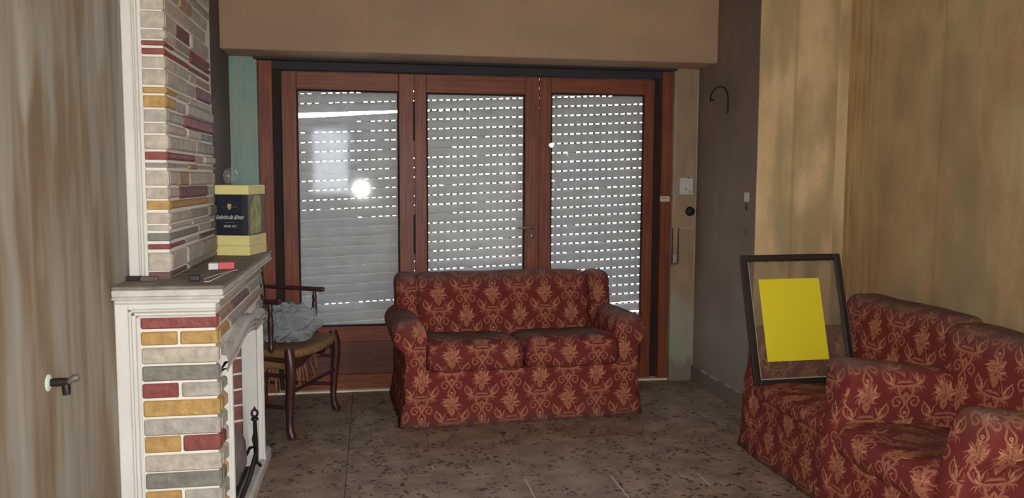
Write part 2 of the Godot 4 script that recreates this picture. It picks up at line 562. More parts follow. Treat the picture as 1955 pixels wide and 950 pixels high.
	M.shutter = mat(rgb(198, 205, 208), 0.55, tex(grit_image(256, 71, 0.9, 1.0, 0.02)), V(1.2, 1.2, 1.2), true)
	M.shutter_dark = mat(rgb(70, 70, 70), 0.8)
	var g := StandardMaterial3D.new()
	g.transparency = BaseMaterial3D.TRANSPARENCY_ALPHA
	g.albedo_color = Color(0.9, 0.95, 0.95, 0.06)
	g.roughness = 0.045
	M.pane = g
	var g2: StandardMaterial3D = g.duplicate()
	g2.albedo_color = Color(0.52, 0.47, 0.40, 0.38)
	M.dusty_pane = g2
	var fg: StandardMaterial3D = g.duplicate()
	fg.albedo_color = Color(0.55, 0.6, 0.68, 0.62)
	fg.roughness = 0.25
	M.dimming_pane = fg  # grey tint added to dim the unseen rear window's reflection in the doors
	var pl: StandardMaterial3D = g.duplicate()
	pl.albedo_color = Color(0.68, 0.71, 0.74, 0.46)
	pl.roughness = 0.12
	M.film = pl
	var cf: StandardMaterial3D = g.duplicate()
	cf.albedo_color = Color(0.8, 0.8, 0.8, 0.12)
	cf.roughness = 0.1
	M.clear = cf
	M.card = mat(rgb(244, 228, 42), 0.75)
	M.frame = mat(rgb(46, 38, 36), 0.4)
	M.box_yellow = mat(rgb(226, 214, 144), 0.5)
	M.box_navy = mat(rgb(34, 38, 52), 0.3)
	M.box_dark = mat(rgb(52, 52, 54), 0.25)
	M.box_print = mat(rgb(190, 190, 104), 0.4, tex(grit_image(128, 81, 0.55, 1.0, 0.02)), V(6, 6, 6))
	M.letter = mat(rgb(226, 224, 214), 0.5)
	M.crest = mat(rgb(176, 160, 110), 0.4)
	M.red_plastic = mat(rgb(190, 58, 60), 0.4)
	M.black_plastic = mat(rgb(30, 31, 34), 0.6)
	M.brown_card = mat(rgb(92, 76, 72), 0.7)
	M.sack = mat(rgb(112, 101, 100), 0.5)
	M.verdigris = mat(rgb(186, 196, 178), 0.8)
	M.pavement = mat(rgb(190, 186, 176), 0.9, grit, V(1, 1, 1), true)

# ---------------------------------------------------------------- setting
func make_room() -> void:
	# floor: slab and tiles
	var fl := Node3D.new(); fl.name = "floor"; add_child(fl)
	struct(fl, "brown terrazzo tile floor with dark stone chips", "floor")
	var s := mb()
	box(s, V(XL - 0.15, -0.2, -5.62), V(XR + 0.15, -0.004, 4.15))
	obj("slab", s, M.joint, fl)
	s = mb()
	box(s, V(XL, -0.004, -2.16), V(XR, 0, 4.0))
	obj("far_paving", s, M.terrazzo, fl)
	for i in range(-2, 8):
		for j in 9:
			var x0 := maxf(-0.128 + 0.42 * i, XL)
			var x1 := minf(-0.128 + 0.42 * (i + 1), XR)
			var z0 := -2.16 - 0.42 * (j + 1)
			var z1 := -2.16 - 0.42 * j
			z0 = maxf(z0, -5.56)
			if x1 - x0 < 0.03 or z1 - z0 < 0.03:
				continue
			var ga := 0.0022 if i == 0 else 0.0006
			var gb := 0.0022 if i == -1 else 0.0006
			s = mb()
			box(s, V(x0 + ga, -0.0045, z0 + 0.0006), V(x1 - gb, rng.randf_range(-0.0004, 0.0004), z1 - 0.0006), 0.0006)
			obj("tile", s, M.terrazzo, fl)
	for e in [[0.712, -3.72, 0.24, 0.007], [1.128, -3.70, 0.30, 0.007], [1.552, -3.66, 0.16, 0.006], [0.291, -3.96, 0.06, 0.006]]:
		s = mb()
		box(s, V(e[0] - e[3] * 0.5, -0.002, e[1]), V(e[0] + e[3] * 0.5, 0.0009, e[1] + e[2]))
		obj("grout_strip", s, M.grout, fl)
	# left wall
	s = mb()
	box(s, V(XL - 0.15, -0.2, -5.75), V(XL, CEIL + 0.1, 4.15))
	struct(obj("wall_left", s, M.wall_left), "stained grey-brown plaster wall on the left of the room", "wall")
	# back wall around the glazed doors
	var bw := Node3D.new(); bw.name = "wall_back"; add_child(bw)
	struct(bw, "back wall around the wooden glazed doors", "wall")
	s = mb()
	box(s, V(XL, -0.2, -5.72), V(-0.70, 2.19, ZB), 0.004)
	obj("turquoise_pier", s, M.teal, bw).set_meta("label", "turquoise painted plaster pier")
	s = mb()
	box(s, V(2.075, -0.2, -5.72), V(2.25, 2.19, ZB), 0.004)
	obj("beige_pier", s, M.strip, bw).set_meta("label", "beige plaster pier with worn grey foot")
	s = mb()
	box(s, V(XL, 2.19, -5.78), V(2.25, CEIL + 0.1, ZB))
	obj("lintel_wall", s, M.grime, bw)
	# beam across the front of the doors
	s = mb()
	box(s, V(XL + 0.002, 2.18, ZB + 0.001), V(2.249, CEIL, -5.12), 0.005)
	struct(obj("beam", s, M.beam), "beige plastered beam hanging above the glazed doors", "beam")
	# pillar on the right
	s = mb()
	box(s, V(2.251, -0.2, -5.78), V(XR + 0.15, CEIL + 0.1, -4.53), 0.004)
	var pn := Node3D.new(); pn.name = "wall_pillar"; add_child(pn)
	struct(pn, "projecting plaster pillar between the doors and the right wall", "wall")
	obj("front_face", s, M.pillar, pn)
	s = mb()
	box(s, V(2.246, -0.1, -5.44), V(2.2515, CEIL, -4.532))
	obj("side_face", s, M.pillar_side, pn).set_meta("label", "side of the pillar, its shade put into a darker brown")
	# right wall with a doorway behind the photographer
	s = mb()
	box(s, V(XR, -0.2, -4.53), V(XR + 0.15, CEIL + 0.1, 1.75))
	box(s, V(XR, -0.2, 3.75), V(XR + 0.15, CEIL + 0.1, 4.15))
	box(s, V(XR, 2.4, 1.75), V(XR + 0.15, CEIL + 0.1, 3.75))
	struct(obj("wall_right", s, M.wall_right), "ochre stained wall behind the two armchairs", "wall")
	# rear wall with a window
	s = mb()
	box(s, V(XL, -0.2, 4.0), V(XL + 0.06, CEIL + 0.1, 4.15))
	box(s, V(-0.10, -0.2, 4.0), V(XR, CEIL + 0.1, 4.15))
	box(s, V(XL + 0.06, -0.2, 4.0), V(-0.10, 1.35, 4.15))
	box(s, V(XL + 0.06, 2.6, 4.0), V(-0.10, CEIL + 0.1, 4.15))
	struct(obj("wall_rear", s, M.plain), "plain plaster wall behind the photographer", "wall")
	s = mb()
	box(s, V(XL - 0.15, CEIL, -5.78), V(XR + 0.15, CEIL + 0.12, 4.15))
	struct(obj("ceiling", s, M.ceiling), "plain plaster ceiling", "ceiling")
	# rear window and right balcony door: frames and panes
	var w1 := Node3D.new(); w1.name = "window_1"; add_child(w1)
	struct(w1, "white framed window in the wall behind the photographer", "window")
	frame_rect(w1, V(XL + 0.06, 1.35, 4.05), V(-0.10, 2.6, 4.11), 0, M.dimming_pane)
	var w2 := Node3D.new(); w2.name = "window_2"; add_child(w2)
	struct(w2, "tall glazed opening in the right wall beside the photographer", "window")
	frame_rect(w2, V(XR + 0.05, -0.02, 1.75), V(XR + 0.11, 2.4, 3.75), 2)
	# foot of the pillar: low rendered skirting
	s = mb()
	box(s, V(2.236, 0, -5.43), V(2.248, 0.108, -4.54), 0.003)
	var bb := obj("baseboard_right", s, M.grime)
	struct(bb, "grimy rendered skirting along the pillar's side", "baseboard")
	s = mb()
	var zz := -5.25
	while zz < -4.6:
		var l := rng.randf_range(0.03, 0.12)
		box(s, V(2.235, 0.106 + rng.randf_range(-0.004, 0.002), zz), V(2.2475, 0.112, zz + l))
		zz += l + rng.randf_range(0.02, 0.14)
	obj("flaking_edge", s, M.chalk, bb)
	# pale corner beads on the beige pier
	var n := 3
	for x in [2.083, 2.243]:
		s = mb()
		tube(s, [V(x, 1.20 if x < 2.1 else 0.05, ZB + 0.004), V(x + 0.002, 1.7, ZB + 0.005), V(x, 2.17, ZB + 0.004)], 0.005, 6)
		struct(obj("trim_%d" % n, s, M.chalk), ["thin pale pipe beside the door frame", "thin pale bead in the corner of the pillar"][n - 3], "trim")
		n += 1
	s = mb()
	box(s, V(-12, -0.45, -18), V(12, -0.3, 14))
	struct(obj("ground", s, M.pavement), "pale paving outside the house", "ground")

func frame_rect(p: Node, lo: Vector3, hi: Vector3, ax: int, glass: Material = null) -> void:
	var u := 0 if ax == 0 else 2
	var s := mb()
	for k in 2:
		var a := lo; var b := hi
		if k == 0: b[u] = lo[u] + 0.05
		else: a[u] = hi[u] - 0.05
		box(s, a, b)
		a = lo; b = hi
		if k == 0: b.y = lo.y + 0.05
		else: a.y = hi.y - 0.05
		box(s, a, b)
	obj("window_frame", s, M.white, p)
	s = mb()
	var d := 2 if ax == 0 else 0
	var a := lo; var b := hi
	a[d] = (lo[d] + hi[d]) * 0.5 - 0.002
	b[d] = a[d] + 0.004
	opoly(s, [V(a.x, a.y, a.z), V(b.x if u == 0 else a.x, a.y, a.z if u == 0 else b.z), V(b.x if u == 0 else a.x, b.y, a.z if u == 0 else b.z), V(a.x, b.y, a.z)], V(0, 0, 1) if u == 0 else V(1, 0, 0))
	obj("pane", s, glass if glass else M.pane, p)

# ---------------------------------------------------------------- doors and shutter
func make_doors() -> void:
	var zf := -5.47
	var fr := Node3D.new(); fr.name = "trim_1"; add_child(fr)
	struct(fr, "reddish wooden frame around the glazed doors", "door frame")
	for e in [[-0.70, -0.612], [2.004, 2.075]]:
		var s := mb()
		box(s, V(e[0], 0.0, -5.58), V(e[1], 2.19, zf), 0.004)
		obj("jamb", s, M.wood, fr)
	for e in [[-0.612, -0.562], [1.958, 2.004]]:
		var s := mb()
		box(s, V(e[0], 0.0, -5.60), V(e[1], 2.19, -5.53))
		obj("rebate", s, M.dark_gap, fr)
	var h := mb()
	box(h, V(-0.612, 2.116, -5.6), V(2.004, 2.19, -5.49))
	box(h, V(-0.72, 2.165, -5.48), V(2.09, 2.19, -5.415), 0.004)
	obj("head", h, M.dark_head, fr).set_meta("label", "blackened head of the frame")
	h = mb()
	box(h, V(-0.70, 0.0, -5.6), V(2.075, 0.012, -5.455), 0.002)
	struct(obj("trim_2", h, M.daylight_strip), "threshold strip coloured bright to stand for daylight under the glazed doors", "threshold")
	var L := [[-0.560, 0.287, -0.466, 0.190], [0.292, 1.136, 0.372, 1.040], [1.141, 1.956, 1.221, 1.884]]
	var tops := [1.992, 1.989, 2.006]
	for i in 3:
		var d := Node3D.new(); d.name = "door_%d" % (i + 1); add_child(d)
		struct(d, ["left wooden glazed door leaf, behind the rush chair", "middle wooden glazed door leaf with lever handle", "right wooden glazed door leaf, beside the beige pier"][i], "door")
		var a: float = L[i][0]; var b: float = L[i][1]; var g0: float = L[i][2]; var g1: float = L[i][3]
		var z0 := -5.545; var z1 := -5.50
		for e in [[a, g0], [g1, b]]:
			var s := mb()
			box(s, V(e[0], 0.012, z0), V(e[1], 2.108, z1), 0.004)
			obj("stile", s, M.wood, d)
		for e in [[tops[i], 2.108], [0.33, 0.436], [0.012, 0.11]]:
			var s := mb()
			box(s, V(g0, e[0], z0), V(g1, e[1], z1 - 0.001), 0.004)
			obj("rail", s, M.wood_h, d)
		var p := mb()
		box(p, V(g0, 0.11, z0 + 0.008), V(g1, 0.33, z1 - 0.016))
		obj("panel", p, M.wood_panel, d)
		var bd := mb()         # glazing bead round the glass
		for e in [[g0, 0.436, g0 + 0.010, tops[i]], [g1 - 0.010, 0.436, g1, tops[i]], [g0, 0.436, g1, 0.446], [g0, tops[i] - 0.010, g1, tops[i]]]:
			box(bd, V(e[0], e[1], -5.526), V(e[2], e[3], -5.508), 0.003)
		obj("glazing_bead", bd, M.dark_gap, d)
		var gl := mb()
		flat(gl)
		var tx: float = [0.0128, 0.0, 0.004][i]
		var ty: float = [0.0133, 0.004, -0.003][i]
		var cx := (g0 + g1) * 0.5
		var pts := []
		for e in [[g0 + 0.002, 0.438], [g1 - 0.002, 0.438], [g1 - 0.002, tops[i] - 0.002], [g0 + 0.002, tops[i] - 0.002]]:
			pts.append(V(e[0], e[1], -5.528 - tx * (e[0] - cx) - ty * (e[1] - 1.2)))
		opoly(gl, pts, V(0, 0, 1))
		obj("pane", gl, M.pane, d)
		if i == 0:
			for y in [1.80, 1.05, 0.35]:
				var hg := mb()
				tube(hg, [V(0.2895, y - 0.13, -5.497), V(0.2895, y + 0.13, -5.497)], 0.007, 8)
				obj("hinge", hg, M.iron, d)
		if i == 1:
			var r := mb()
			lathe(r, [[0.0, 0.006], [0.016, 0.005], [0.021, 0.0]].map(func(e): return e), 16, Transform3D(Basis(V(1, 0, 0), PI / 2), V(1.092, 1.094, z1)))
			tube(r, [V(1.092, 1.094, z1), V(1.092, 1.094, z1 + 0.045), V(1.06, 1.094, z1 + 0.05), V(0.985, 1.090, z1 + 0.048)], [0.009, 0.009, 0.009, 0.007], 8)
			obj("lever_handle", r, M.steel, d)
			r = mb()
			lathe(r, [[0.0, 0.005], [0.012, 0.004], [0.015, 0.0]], 14, Transform3D(Basis(V(1, 0, 0), PI / 2).scaled(V(1, 1.5, 1)), V(1.092, 1.032, z1)))
			obj("keyhole", r, M.steel, d)
		if i == 2:
			var k := mb()
			var at := V(1.221, 1.652, z1 + 0.008)
			var ny := (V(0.02, 1.43, 0.0) - at).normalized()  # disc added and tilted so it mirrors the flash to the lens
			var nx := ny.cross(V(0, 0, 1)).normalized()
			var disc := PackedVector2Array()
			for q in 18: disc.append(Vector2(cos(TAU * q / 18.0), sin(TAU * q / 18.0)) * 0.013)
			extrude(k, disc, 0.010, Transform3D(Basis(nx, ny.cross(nx), ny), at - ny * 0.010))
			obj("catch_or_glint", k, M.bright, d).set_meta("label", "small shiny disc added at the glass edge, tilted to mirror the flash")
	# small pale contact plate on the right jamb
	var cp := thing("contact_plate", "small cream plate with three dots on the door jamb", "plate", V(2.032, 1.287, zf))
	var s2 := mb()
	box(s2, V(-0.036, -0.02, 0), V(0.036, 0.02, 0.010), 0.003)
	obj("plate", s2, M.cream_plastic, cp)
	for k in 3:
		s2 = mb()
		lathe(s2, [[0.0035, 0.0], [0.0035, 0.0012], [0.0, 0.0012]], 8, Transform3D(Basis(V(1, 0, 0), PI / 2), V(-0.022 + 0.014 * k, 0.008, 0.010)))
		obj("screw", s2, M.wire, cp)
	make_shutter()

func make_shutter() -> void:
	var t := thing("roller_shutter", "grey slatted roller shutter hanging crooked behind the glass doors", "shutter", V(0, 0, -5.66))
	var P := 0.0645
	var cols := 59
	var x0 := -0.66
	var w := 0.0462
	for i in range(0, 35):
		var y0 := -0.02 + P * i
		var k := 0.046 * sstep(-2.0, 7.0, i) if i > 2 else 0.046 * sstep(-2.0, 7.0, i)
		var s := mb()
		var tabs := mb()
		flat(tabs)
		var yb := func(x: float) -> float: return y0 + k * (x + 0.47)
		for j in cols:
			var xa := x0 + j * w
			var xb := xa + w
			# how far this joint stands open
			var gap := 0.0068
			var y_here: float = yb.call(xa)
			var closed := false
			if xa < 0.22:
				closed = y_here < 1.06 or (i % 5 == 2 and xa < -0.15)
				if absf(i - 8) < 0.5 and xa > -0.36:
					closed = false
				gap = 0.0050
			elif xa < 0.9:
				closed = (i % 7 == 3 and xa < 0.5)
			else:
				gap = 0.0082
			if rng.randf() < (0.10 if xa < 0.3 else 0.03):
				closed = true
			var torn := i == 28 and xa < 0.66
			if torn:
				closed = false
				gap = lerpf(0.030, 0.013, sstep(-0.5, 0.3, xa)) if xa < 0.2 else 0.013
			var h := P - (0.0035 if closed else gap)
			var prof := [[0.0, 0.0], [0.10, 0.0035], [0.5, 0.0055], [0.90, 0.0035], [1.0, 0.0]]
			soft(s)
			for m in 4:
				var A := V(xa, yb.call(xa) + prof[m][0] * h, prof[m][1])
				var B := V(xb, yb.call(xb) + prof[m][0] * h, prof[m][1])
				var C := V(xb, yb.call(xb) + prof[m + 1][0] * h, prof[m + 1][1])
				var D := V(xa, yb.call(xa) + prof[m + 1][0] * h, prof[m + 1][1])
				quad(s, A, B, C, D)
			# the web between slats: dark tongue with punched holes
			if torn and xa < 0.2:
				continue
			var hx := w * (1.0 if closed else 0.40)
			var wob := rng.randf_range(0.42, 0.54)
			if not closed: hx = w * wob
			quad(tabs, V(xa, yb.call(xa) + h - 0.002, -0.001), V(xa + hx, yb.call(xa + hx) + h - 0.002, -0.001), V(xa + hx, yb.call(xa + hx) + P + 0.002, -0.001), V(xa, yb.call(xa) + P + 0.002, -0.001))
			if not closed:
				var cut := gap * rng.randf_range(0.15, 0.42)
				quad(tabs, V(xa + hx, yb.call(xa + hx) + h - 0.002, -0.001), V(xb, yb.call(xb) + h - 0.002, -0.001), V(xb, yb.call(xb) + h + cut, -0.001), V(xa + hx, yb.call(xa + hx) + h + cut, -0.001))
		var sl := obj("slat", s, M.shutter, t)
		obj("perforated_edge", tabs, M.shutter_dark, sl)
	for x in [-0.67, 2.05]:
		var s := mb()
		box(s, V(x - 0.03, 0.0, -0.03), V(x + 0.03, 2.3, 0.03))
		obj("guide_rail", s, M.shutter_dark, t)

# ---------------------------------------------------------------- fireplace
func brick_run(p: Node, lo: Vector3, hi: Vector3, m: Material, b := 0.008, called := "brick") -> void:
	var s := mb()
	var j := V(rng.randf_range(-0.002, 0.002), 0, rng.randf_range(-0.002, 0.002))
	box(s, lo + j, hi + j, b)
	obj(called, s, m, p)

func make_fireplace() -> void:
	var t := thing("fireplace", "white plastered fireplace with coloured bricks and a deep mantel shelf", "fireplace", V(0, 0, 0))
	var xs := -0.543          # mortar plane of the side
	var zn := -2.979         # mortar plane of the near face
	var s := mb()
	box(s, V(XL + 0.001, 0, -3.16), V(xs, 1.005, zn))
	box(s, V(XL + 0.001, 0, -4.17), V(xs, 1.005, -3.985))
	box(s, V(XL + 0.001, 0.80, -3.985), V(xs, 1.005, -3.16))
	obj("surround", s, M.mortar, t)
	# white pilaster band and its stepped mouldings on the near face
	s = mb()
	box(s, V(XL + 0.001, 0, zn), V(-0.826, 1.005, -2.958), 0.004)
	box(s, V(-0.826, 0.966, zn), V(-0.535, 1.005, -2.958), 0.004)
	obj("pilaster", s, M.white, t)
	s = mb()
	var steps := [[-0.826, -0.815, -2.968], [-0.815, -0.802, -2.960], [-0.802, -0.792, -2.970]]
	for e in steps:
		var dx: float = e[0] + 0.826
		var dw: float = e[1] - e[0]
		box(s, V(e[0], 0, zn), V(e[1], 0.966 - dx, e[2]), 0.003)
		box(s, V(e[1] - dw, 0.966 - dx - dw * 0.85, zn), V(-0.537, 0.966 - dx, e[2]), 0.003)
	obj("frame_moulding", s, M.white, t)
	# mantel shelf
	s = mb()
	box(s, V(XL + 0.001, 1.038, -4.34), V(-0.502, 1.050, -2.928), 0.004)
	obj("mantel_shelf", s, M.mantel_top, t)
	s = mb()
	box(s, V(XL + 0.001, 1.014, -4.335), V(-0.507, 1.038, -2.933), 0.003)
	box(s, V(XL + 0.001, 1.004, -4.34), V(-0.502, 1.014, -2.929), 0.003)
	obj("mantel_edge", s, M.mantel, t)
	s = mb()
	box(s, V(XL + 0.001, 0.985, -4.25), V(-0.520, 1.004, -2.95), 0.008)
	obj("bed_moulding", s, M.white, t)
	# near face bricks; each reaches round the corner on to the side
	var R := [[0.896, 0.943], [0.839, 0.886], [0.772, 0.830], [0.711, 0.765], [0.651, 0.703], [0.584, 0.642], [0.517, 0.576], [0.456, 0.513], [0.386, 0.446], [0.324, 0.381], [0.259, 0.316], [0.196, 0.249], [0.128, 0.186], [0.064, 0.118]]
	var cols := [["b_red"], ["b_yellow", "b_yellow"], ["b_light"], ["b_grey"], ["b_red", "b_pale"], ["b_yellow"], ["b_pale"], ["b_yellow", "b_red"], ["b_light"], ["b_grey"], ["b_yellow", "b_pale"], ["b_light"], ["b_red"], ["b_stone"]]
	var side2 := ["b_tan", "b_mauve", "b_stone", "b_red", "b_grey", "b_tan", "b_grey", "b_stone", "b_stone", "b_yellow", "b_grey", "b_tan", "b_grey", "b_stone"]
	for i in R.size():
		var y0: float = R[i][0]; var y1: float = R[i][1]
		var c: Array = cols[i]
		var xr := -0.533
		var ret := rng.randf_range(0.055, 0.085)
		if c.size() == 2:
			brick_run(t, V(-0.789, y0, -3.0), V(-0.669, y1, -2.971), M[c[0]], 0.004)
		s = mb()
		box(s, V(-0.789 if c.size() == 1 else -0.660, y0, -3.0), V(xr, y1, -2.971), 0.005)
		if i > 1:
			box(s, V(-0.56, y0 - 0.003, -3.0 - ret), V(xr + 0.004, y1 + 0.003, -2.985), 0.016)
		obj("brick", s, M[c[-1]], t)
		if i > 1:
			brick_run(t, V(-0.56, y0 - 0.003, -3.105), V(-0.526, y1 + 0.003, -3.003 - ret), M[side2[i]], 0.016)
			brick_run(t, V(-0.56, y0 + 0.003, -4.172), V(-0.530, y1 - 0.003, -4.01), M[side2[(i + 4) % 14]], 0.012)
	# long rows above the opening on the side
	var top := [[0.950, 0.984, [[-2.99, -3.62, "b_pale"], [-3.63, -4.17, "b_stone"]]], [0.898, 0.942, [[-2.995, -3.28, "b_tan"], [-3.29, -3.72, "b_mauve"], [-3.73, -4.17, "b_stone"]]], [0.842, 0.888, [[-2.995, -3.20, "b_yellow"], [-3.21, -3.62, "b_stone"], [-3.63, -4.17, "b_tan"]]]]
	for row in top:
		for b in row[2]:
			brick_run(t, V(-0.56, row[0], b[1]), V(-0.529, row[1], b[0]), M[b[2]], 0.012)
	# scalloped arch over the opening
	s = mb()
	soft(s)
	var prof := [[0.0, 0.0], [0.0, 0.026], [0.012, 0.034], [0.020, 0.030], [0.022, 0.020], [0.026, 0.020], [0.028, 0.034], [0.044, 0.036], [0.046, 0.024], [0.050, 0.024], [0.052, 0.038], [0.072, 0.030], [0.078, 0.0]]
	var low := func(z: float) -> float:
		var q := absf(z + 3.535) / 0.53
		return 0.750 - 0.022 * sstep(0.30, 0.62, q) - 0.010 * sstep(0.8, 1.0, q) + 0.014 * sstep(0.45, 0.0, q)
	var N := 36
	flat(s)
	for i in N:
		var za := -3.000 - 1.07 * i / N
		var zb := -3.000 - 1.07 * (i + 1) / N
		for m in prof.size() - 1:
			var a: Array = prof[m]; var b: Array = prof[m + 1]
			opoly(s, [V(xs + a[1], low.call(za) + a[0], za), V(xs + a[1], low.call(zb) + a[0], zb), V(xs + b[1], low.call(zb) + b[0], zb), V(xs + b[1], low.call(za) + b[0], za)], V(1, 0.0, 0) if m > 0 else V(0, -1, 0))
		opoly(s, [V(xs, low.call(za), za), V(xs, low.call(zb), zb), V(-0.60, low.call(zb), zb), V(-0.60, low.call(za), za)], V(0, -1, 0))
	for z in [-3.0, -4.07]:
		var poly := []
		for e in prof:
			poly.append(V(xs + e[1], low.call(z) + e[0], z))
		opoly(s, poly, V(0, 0, 1 if z > -3.5 else -1))
	obj("scalloped_arch", s, M.mantel, t)
	# moulded jambs
	for z in [-3.115, -3.995]:
		s = mb()
		box(s, V(xs - 0.004, 0.06, z - 0.045), V(xs + 0.022, 0.74, z), 0.003)
		box(s, V(xs, 0.06, z - 0.018), V(xs + 0.030, 0.74, z - 0.004), 0.004)
		box(s, V(xs, 0.06, z - 0.042), V(xs + 0.028, 0.74, z - 0.026), 0.004)
		obj("jamb_moulding", s, M.white, t)
	# firebox
	s = mb()
	box(s, V(-0.607, 0.04, -3.985), V(xs + 0.004, 0.80, -3.955), 0.002)
	obj("far_reveal", s, M.white, t)
	s = mb()
	box(s, V(-0.868, 0.04, -4.0), V(-0.845, 0.80, -3.16))
	box(s, V(-0.868, 0.775, -3.96), V(-0.60, 0.80, -3.16))
	obj("firebox_back", s, M.soot, t)
	var bx := Basis(V(0, 1, 0), deg_to_rad(30.0))
	for r in 10:
		s = mb()
		box(s, V(-0.22, 0.050 + 0.0755 * r, -0.03), V(-0.004, 0.116 + 0.0755 * r, 0.004), 0.004, Transform3D(bx, V(-0.606, 0, -3.972)))
		obj("firebox_brick", s, M.b_inner, t)
	s = mb()
	box(s, V(-0.23, 0.045, -0.04), V(0, 0.80, -0.002), 0.0, Transform3D(bx, V(-0.606, 0, -3.972)))
	obj("firebox_mortar", s, M.mortar, t)
	# hearth
	s = mb()
	box(s, V(-0.578, 0.001, -4.21), V(-0.510, 0.068, -2.985), 0.012)
	obj("hearth_kerb", s, M.mantel, t)
	s = mb()
	box(s, V(-0.845, 0.001, -3.955), V(-0.578, 0.05, -3.16))
	obj("hearth_bed", s, M.ash, t)

	# chimney breast
	var c := thing("chimney_breast", "narrow chimney breast of stacked grey, red and yellow stones above the mantel", "chimney")
	var xc := -0.731
	s = mb()
	box(s, V(XL + 0.001, 1.0505, -4.06), V(xc, CEIL, -3.166))
	obj("core", s, M.mortar, c)
	s = mb()
	box(s, V(XL + 0.001, 1.051, -3.176), V(-0.834, CEIL, -3.148), 0.004)
	box(s, V(-0.834, 1.051, -3.176), V(-0.826, CEIL, -3.158), 0.003)
	box(s, V(-0.826, 1.051, -3.176), V(-0.817, CEIL, -3.150), 0.003)
	box(s, V(-0.817, 1.051, -3.176), V(-0.803, CEIL, -3.160), 0.003)
	obj("corner_moulding", s, M.white, c)
	# rows: y0, y1, colour, how far the corner stone runs back, then the stones behind it [z0, z1, colour]
	var rows := [
		[1.052, 1.075, "b_mauve", -3.43, [[-3.44, -4.06, "b_stone"]]],
		[1.080, 1.146, "b_light", -3.41, [[-3.42, -3.70, "b_pale"], [-3.71, -4.06, "b_stone"]]],
		[1.158, 1.177, "b_red", -3.41, [[-3.42, -3.68, "b_pale"], [-3.69, -4.06, "b_mauve"]]],
		[1.188, 1.217, "b_grey", -3.66, [[-3.67, -3.91, "b_light"], [-3.92, -4.06, "b_grey"]]],
		[1.227, 1.246, "b_light", -3.52, [[-3.53, -3.90, "b_pale"], [-3.91, -4.06, "b_pale"]]],
		[1.252, 1.292, "b_light", -3.53, [[-3.54, -3.89, "b_stone"], [-3.90, -4.06, "b_grey"]]],
		[1.303, 1.336, "b_yellow", -3.89, [[-3.90, -4.06, "b_pale"]]],
		[1.343, 1.383, "b_light", -3.33, [[-3.34, -3.89, "b_mauve"], [-3.90, -4.06, "b_pale"]]],
		[1.391, 1.446, "b_light", -3.31, [[-3.32, -3.50, "b_tan"], [-3.51, -4.06, "b_light"]]],
		[1.456, 1.474, "b_stone", -3.31, [[-3.32, -3.49, "b_pale"], [-3.50, -3.66, "b_tan"], [-3.67, -4.06, "b_light"]]],
		[1.484, 1.514, "b_red", -3.64, [[-3.65, -3.82, "b_stone"], [-3.83, -4.06, "b_light"]]],
		[1.522, 1.573, "b_light", -3.64, [[-3.65, -3.80, "b_pale"], [-3.81, -4.06, "b_stone"]]],
		[1.580, 1.616, "b_light", -3.48, [[-3.49, -3.74, "b_light"], [-3.75, -4.06, "b_grey"]]],
		[1.622, 1.665, "b_pale", -3.44, [[-3.45, -4.04, "b_red"]]],
		[1.672, 1.715, "b_yellow", -3.34, [[-3.35, -3.50, "b_stone"], [-3.51, -4.06, "b_pale"]]],
		[1.723, 1.745, "b_yellow", -3.33, [[-3.34, -3.56, "b_pale"], [-3.57, -4.02, "b_pale"]]],
		[1.753, 1.808, "b_light", -3.50, [[-3.51, -3.70, "b_stone"], [-3.71, -4.0, "b_mauve"]]],
		[1.814, 1.853, "b_light", -3.56, [[-3.57, -3.70, "b_pale"], [-3.71, -4.02, "b_tan"]]],
		[1.861, 1.883, "b_red", -3.56, [[-3.57, -4.0, "b_mauve"]]],
		[1.893, 1.910, "b_red", -3.30, [[-3.31, -3.58, "b_stone"], [-3.59, -4.0, "b_mauve"]]],
		[1.916, 1.949, "b_light", -3.33, [[-3.34, -3.58, "b_stone"], [-3.59, -4.0, "b_red"]]],
		[1.955, 2.014, "b_light", -3.35, [[-3.36, -3.61, "b_mauve"], [-3.62, -3.97, "b_pale"]]],
		[2.019, 2.074, "b_light", -3.58, [[-3.59, -3.94, "b_pale"]]],
		[2.080, 2.130, "b_stone", -3.40, [[-3.41, -3.62, "b_tan"], [-3.63, -3.96, "b_pale"]]],
		[2.138, 2.180, "b_light", -3.60, [[-3.61, -4.04, "b_stone"]]],
		[2.188, 2.240, "b_grey", -3.36, [[-3.37, -3.75, "b_pale"], [-3.76, -4.04, "b_light"]]],
		[2.248, 2.300, "b_light", -3.52, [[-3.53, -4.04, "b_pale"]]],
		[2.308, 2.350, "b_red", -3.46, [[-3.47, -4.04, "b_stone"]]],
		[2.358, 2.420, "b_light", -3.62, [[-3.63, -4.04, "b_pale"]]],
		[2.428, 2.480, "b_yellow", -3.40, [[-3.41, -4.04, "b_light"]]],
		[2.488, 2.560, "b_pale", -3.50, [[-3.51, -4.04, "b_stone"]]],
		[2.568, 2.640, "b_light", -3.60, [[-3.61, -4.04, "b_pale"]]],
		[2.648, 2.740, "b_stone", -3.45, [[-3.46, -4.04, "b_light"]]]]
	for r in rows:
		s = mb()
		var pz := rng.randf_range(-0.002, 0.003)
		var px := rng.randf_range(-0.003, 0.003)
		var zc: float = r[3]
		box(s, V(-0.803, r[0], -3.20), V(-0.724 + px, r[1], -3.158 + pz), 0.003)
		box(s, V(-0.76, r[0] + 0.001, zc), V(-0.722 + px, r[1] - 0.001, -3.168 + pz), 0.007)
		obj("stone", s, M[r[2]], c)
		for q in r[4]:
			var o := rng.randf_range(-0.006, 0.006)
			var e := rng.randf_range(-0.006, 0.003)
			brick_run(c, V(-0.76, maxf(r[0] + e, 1.052), q[1]), V(-0.722 + o, r[1] - rng.randf_range(-0.003, 0.002), q[0]), M[q[2]], 0.007, "stone")

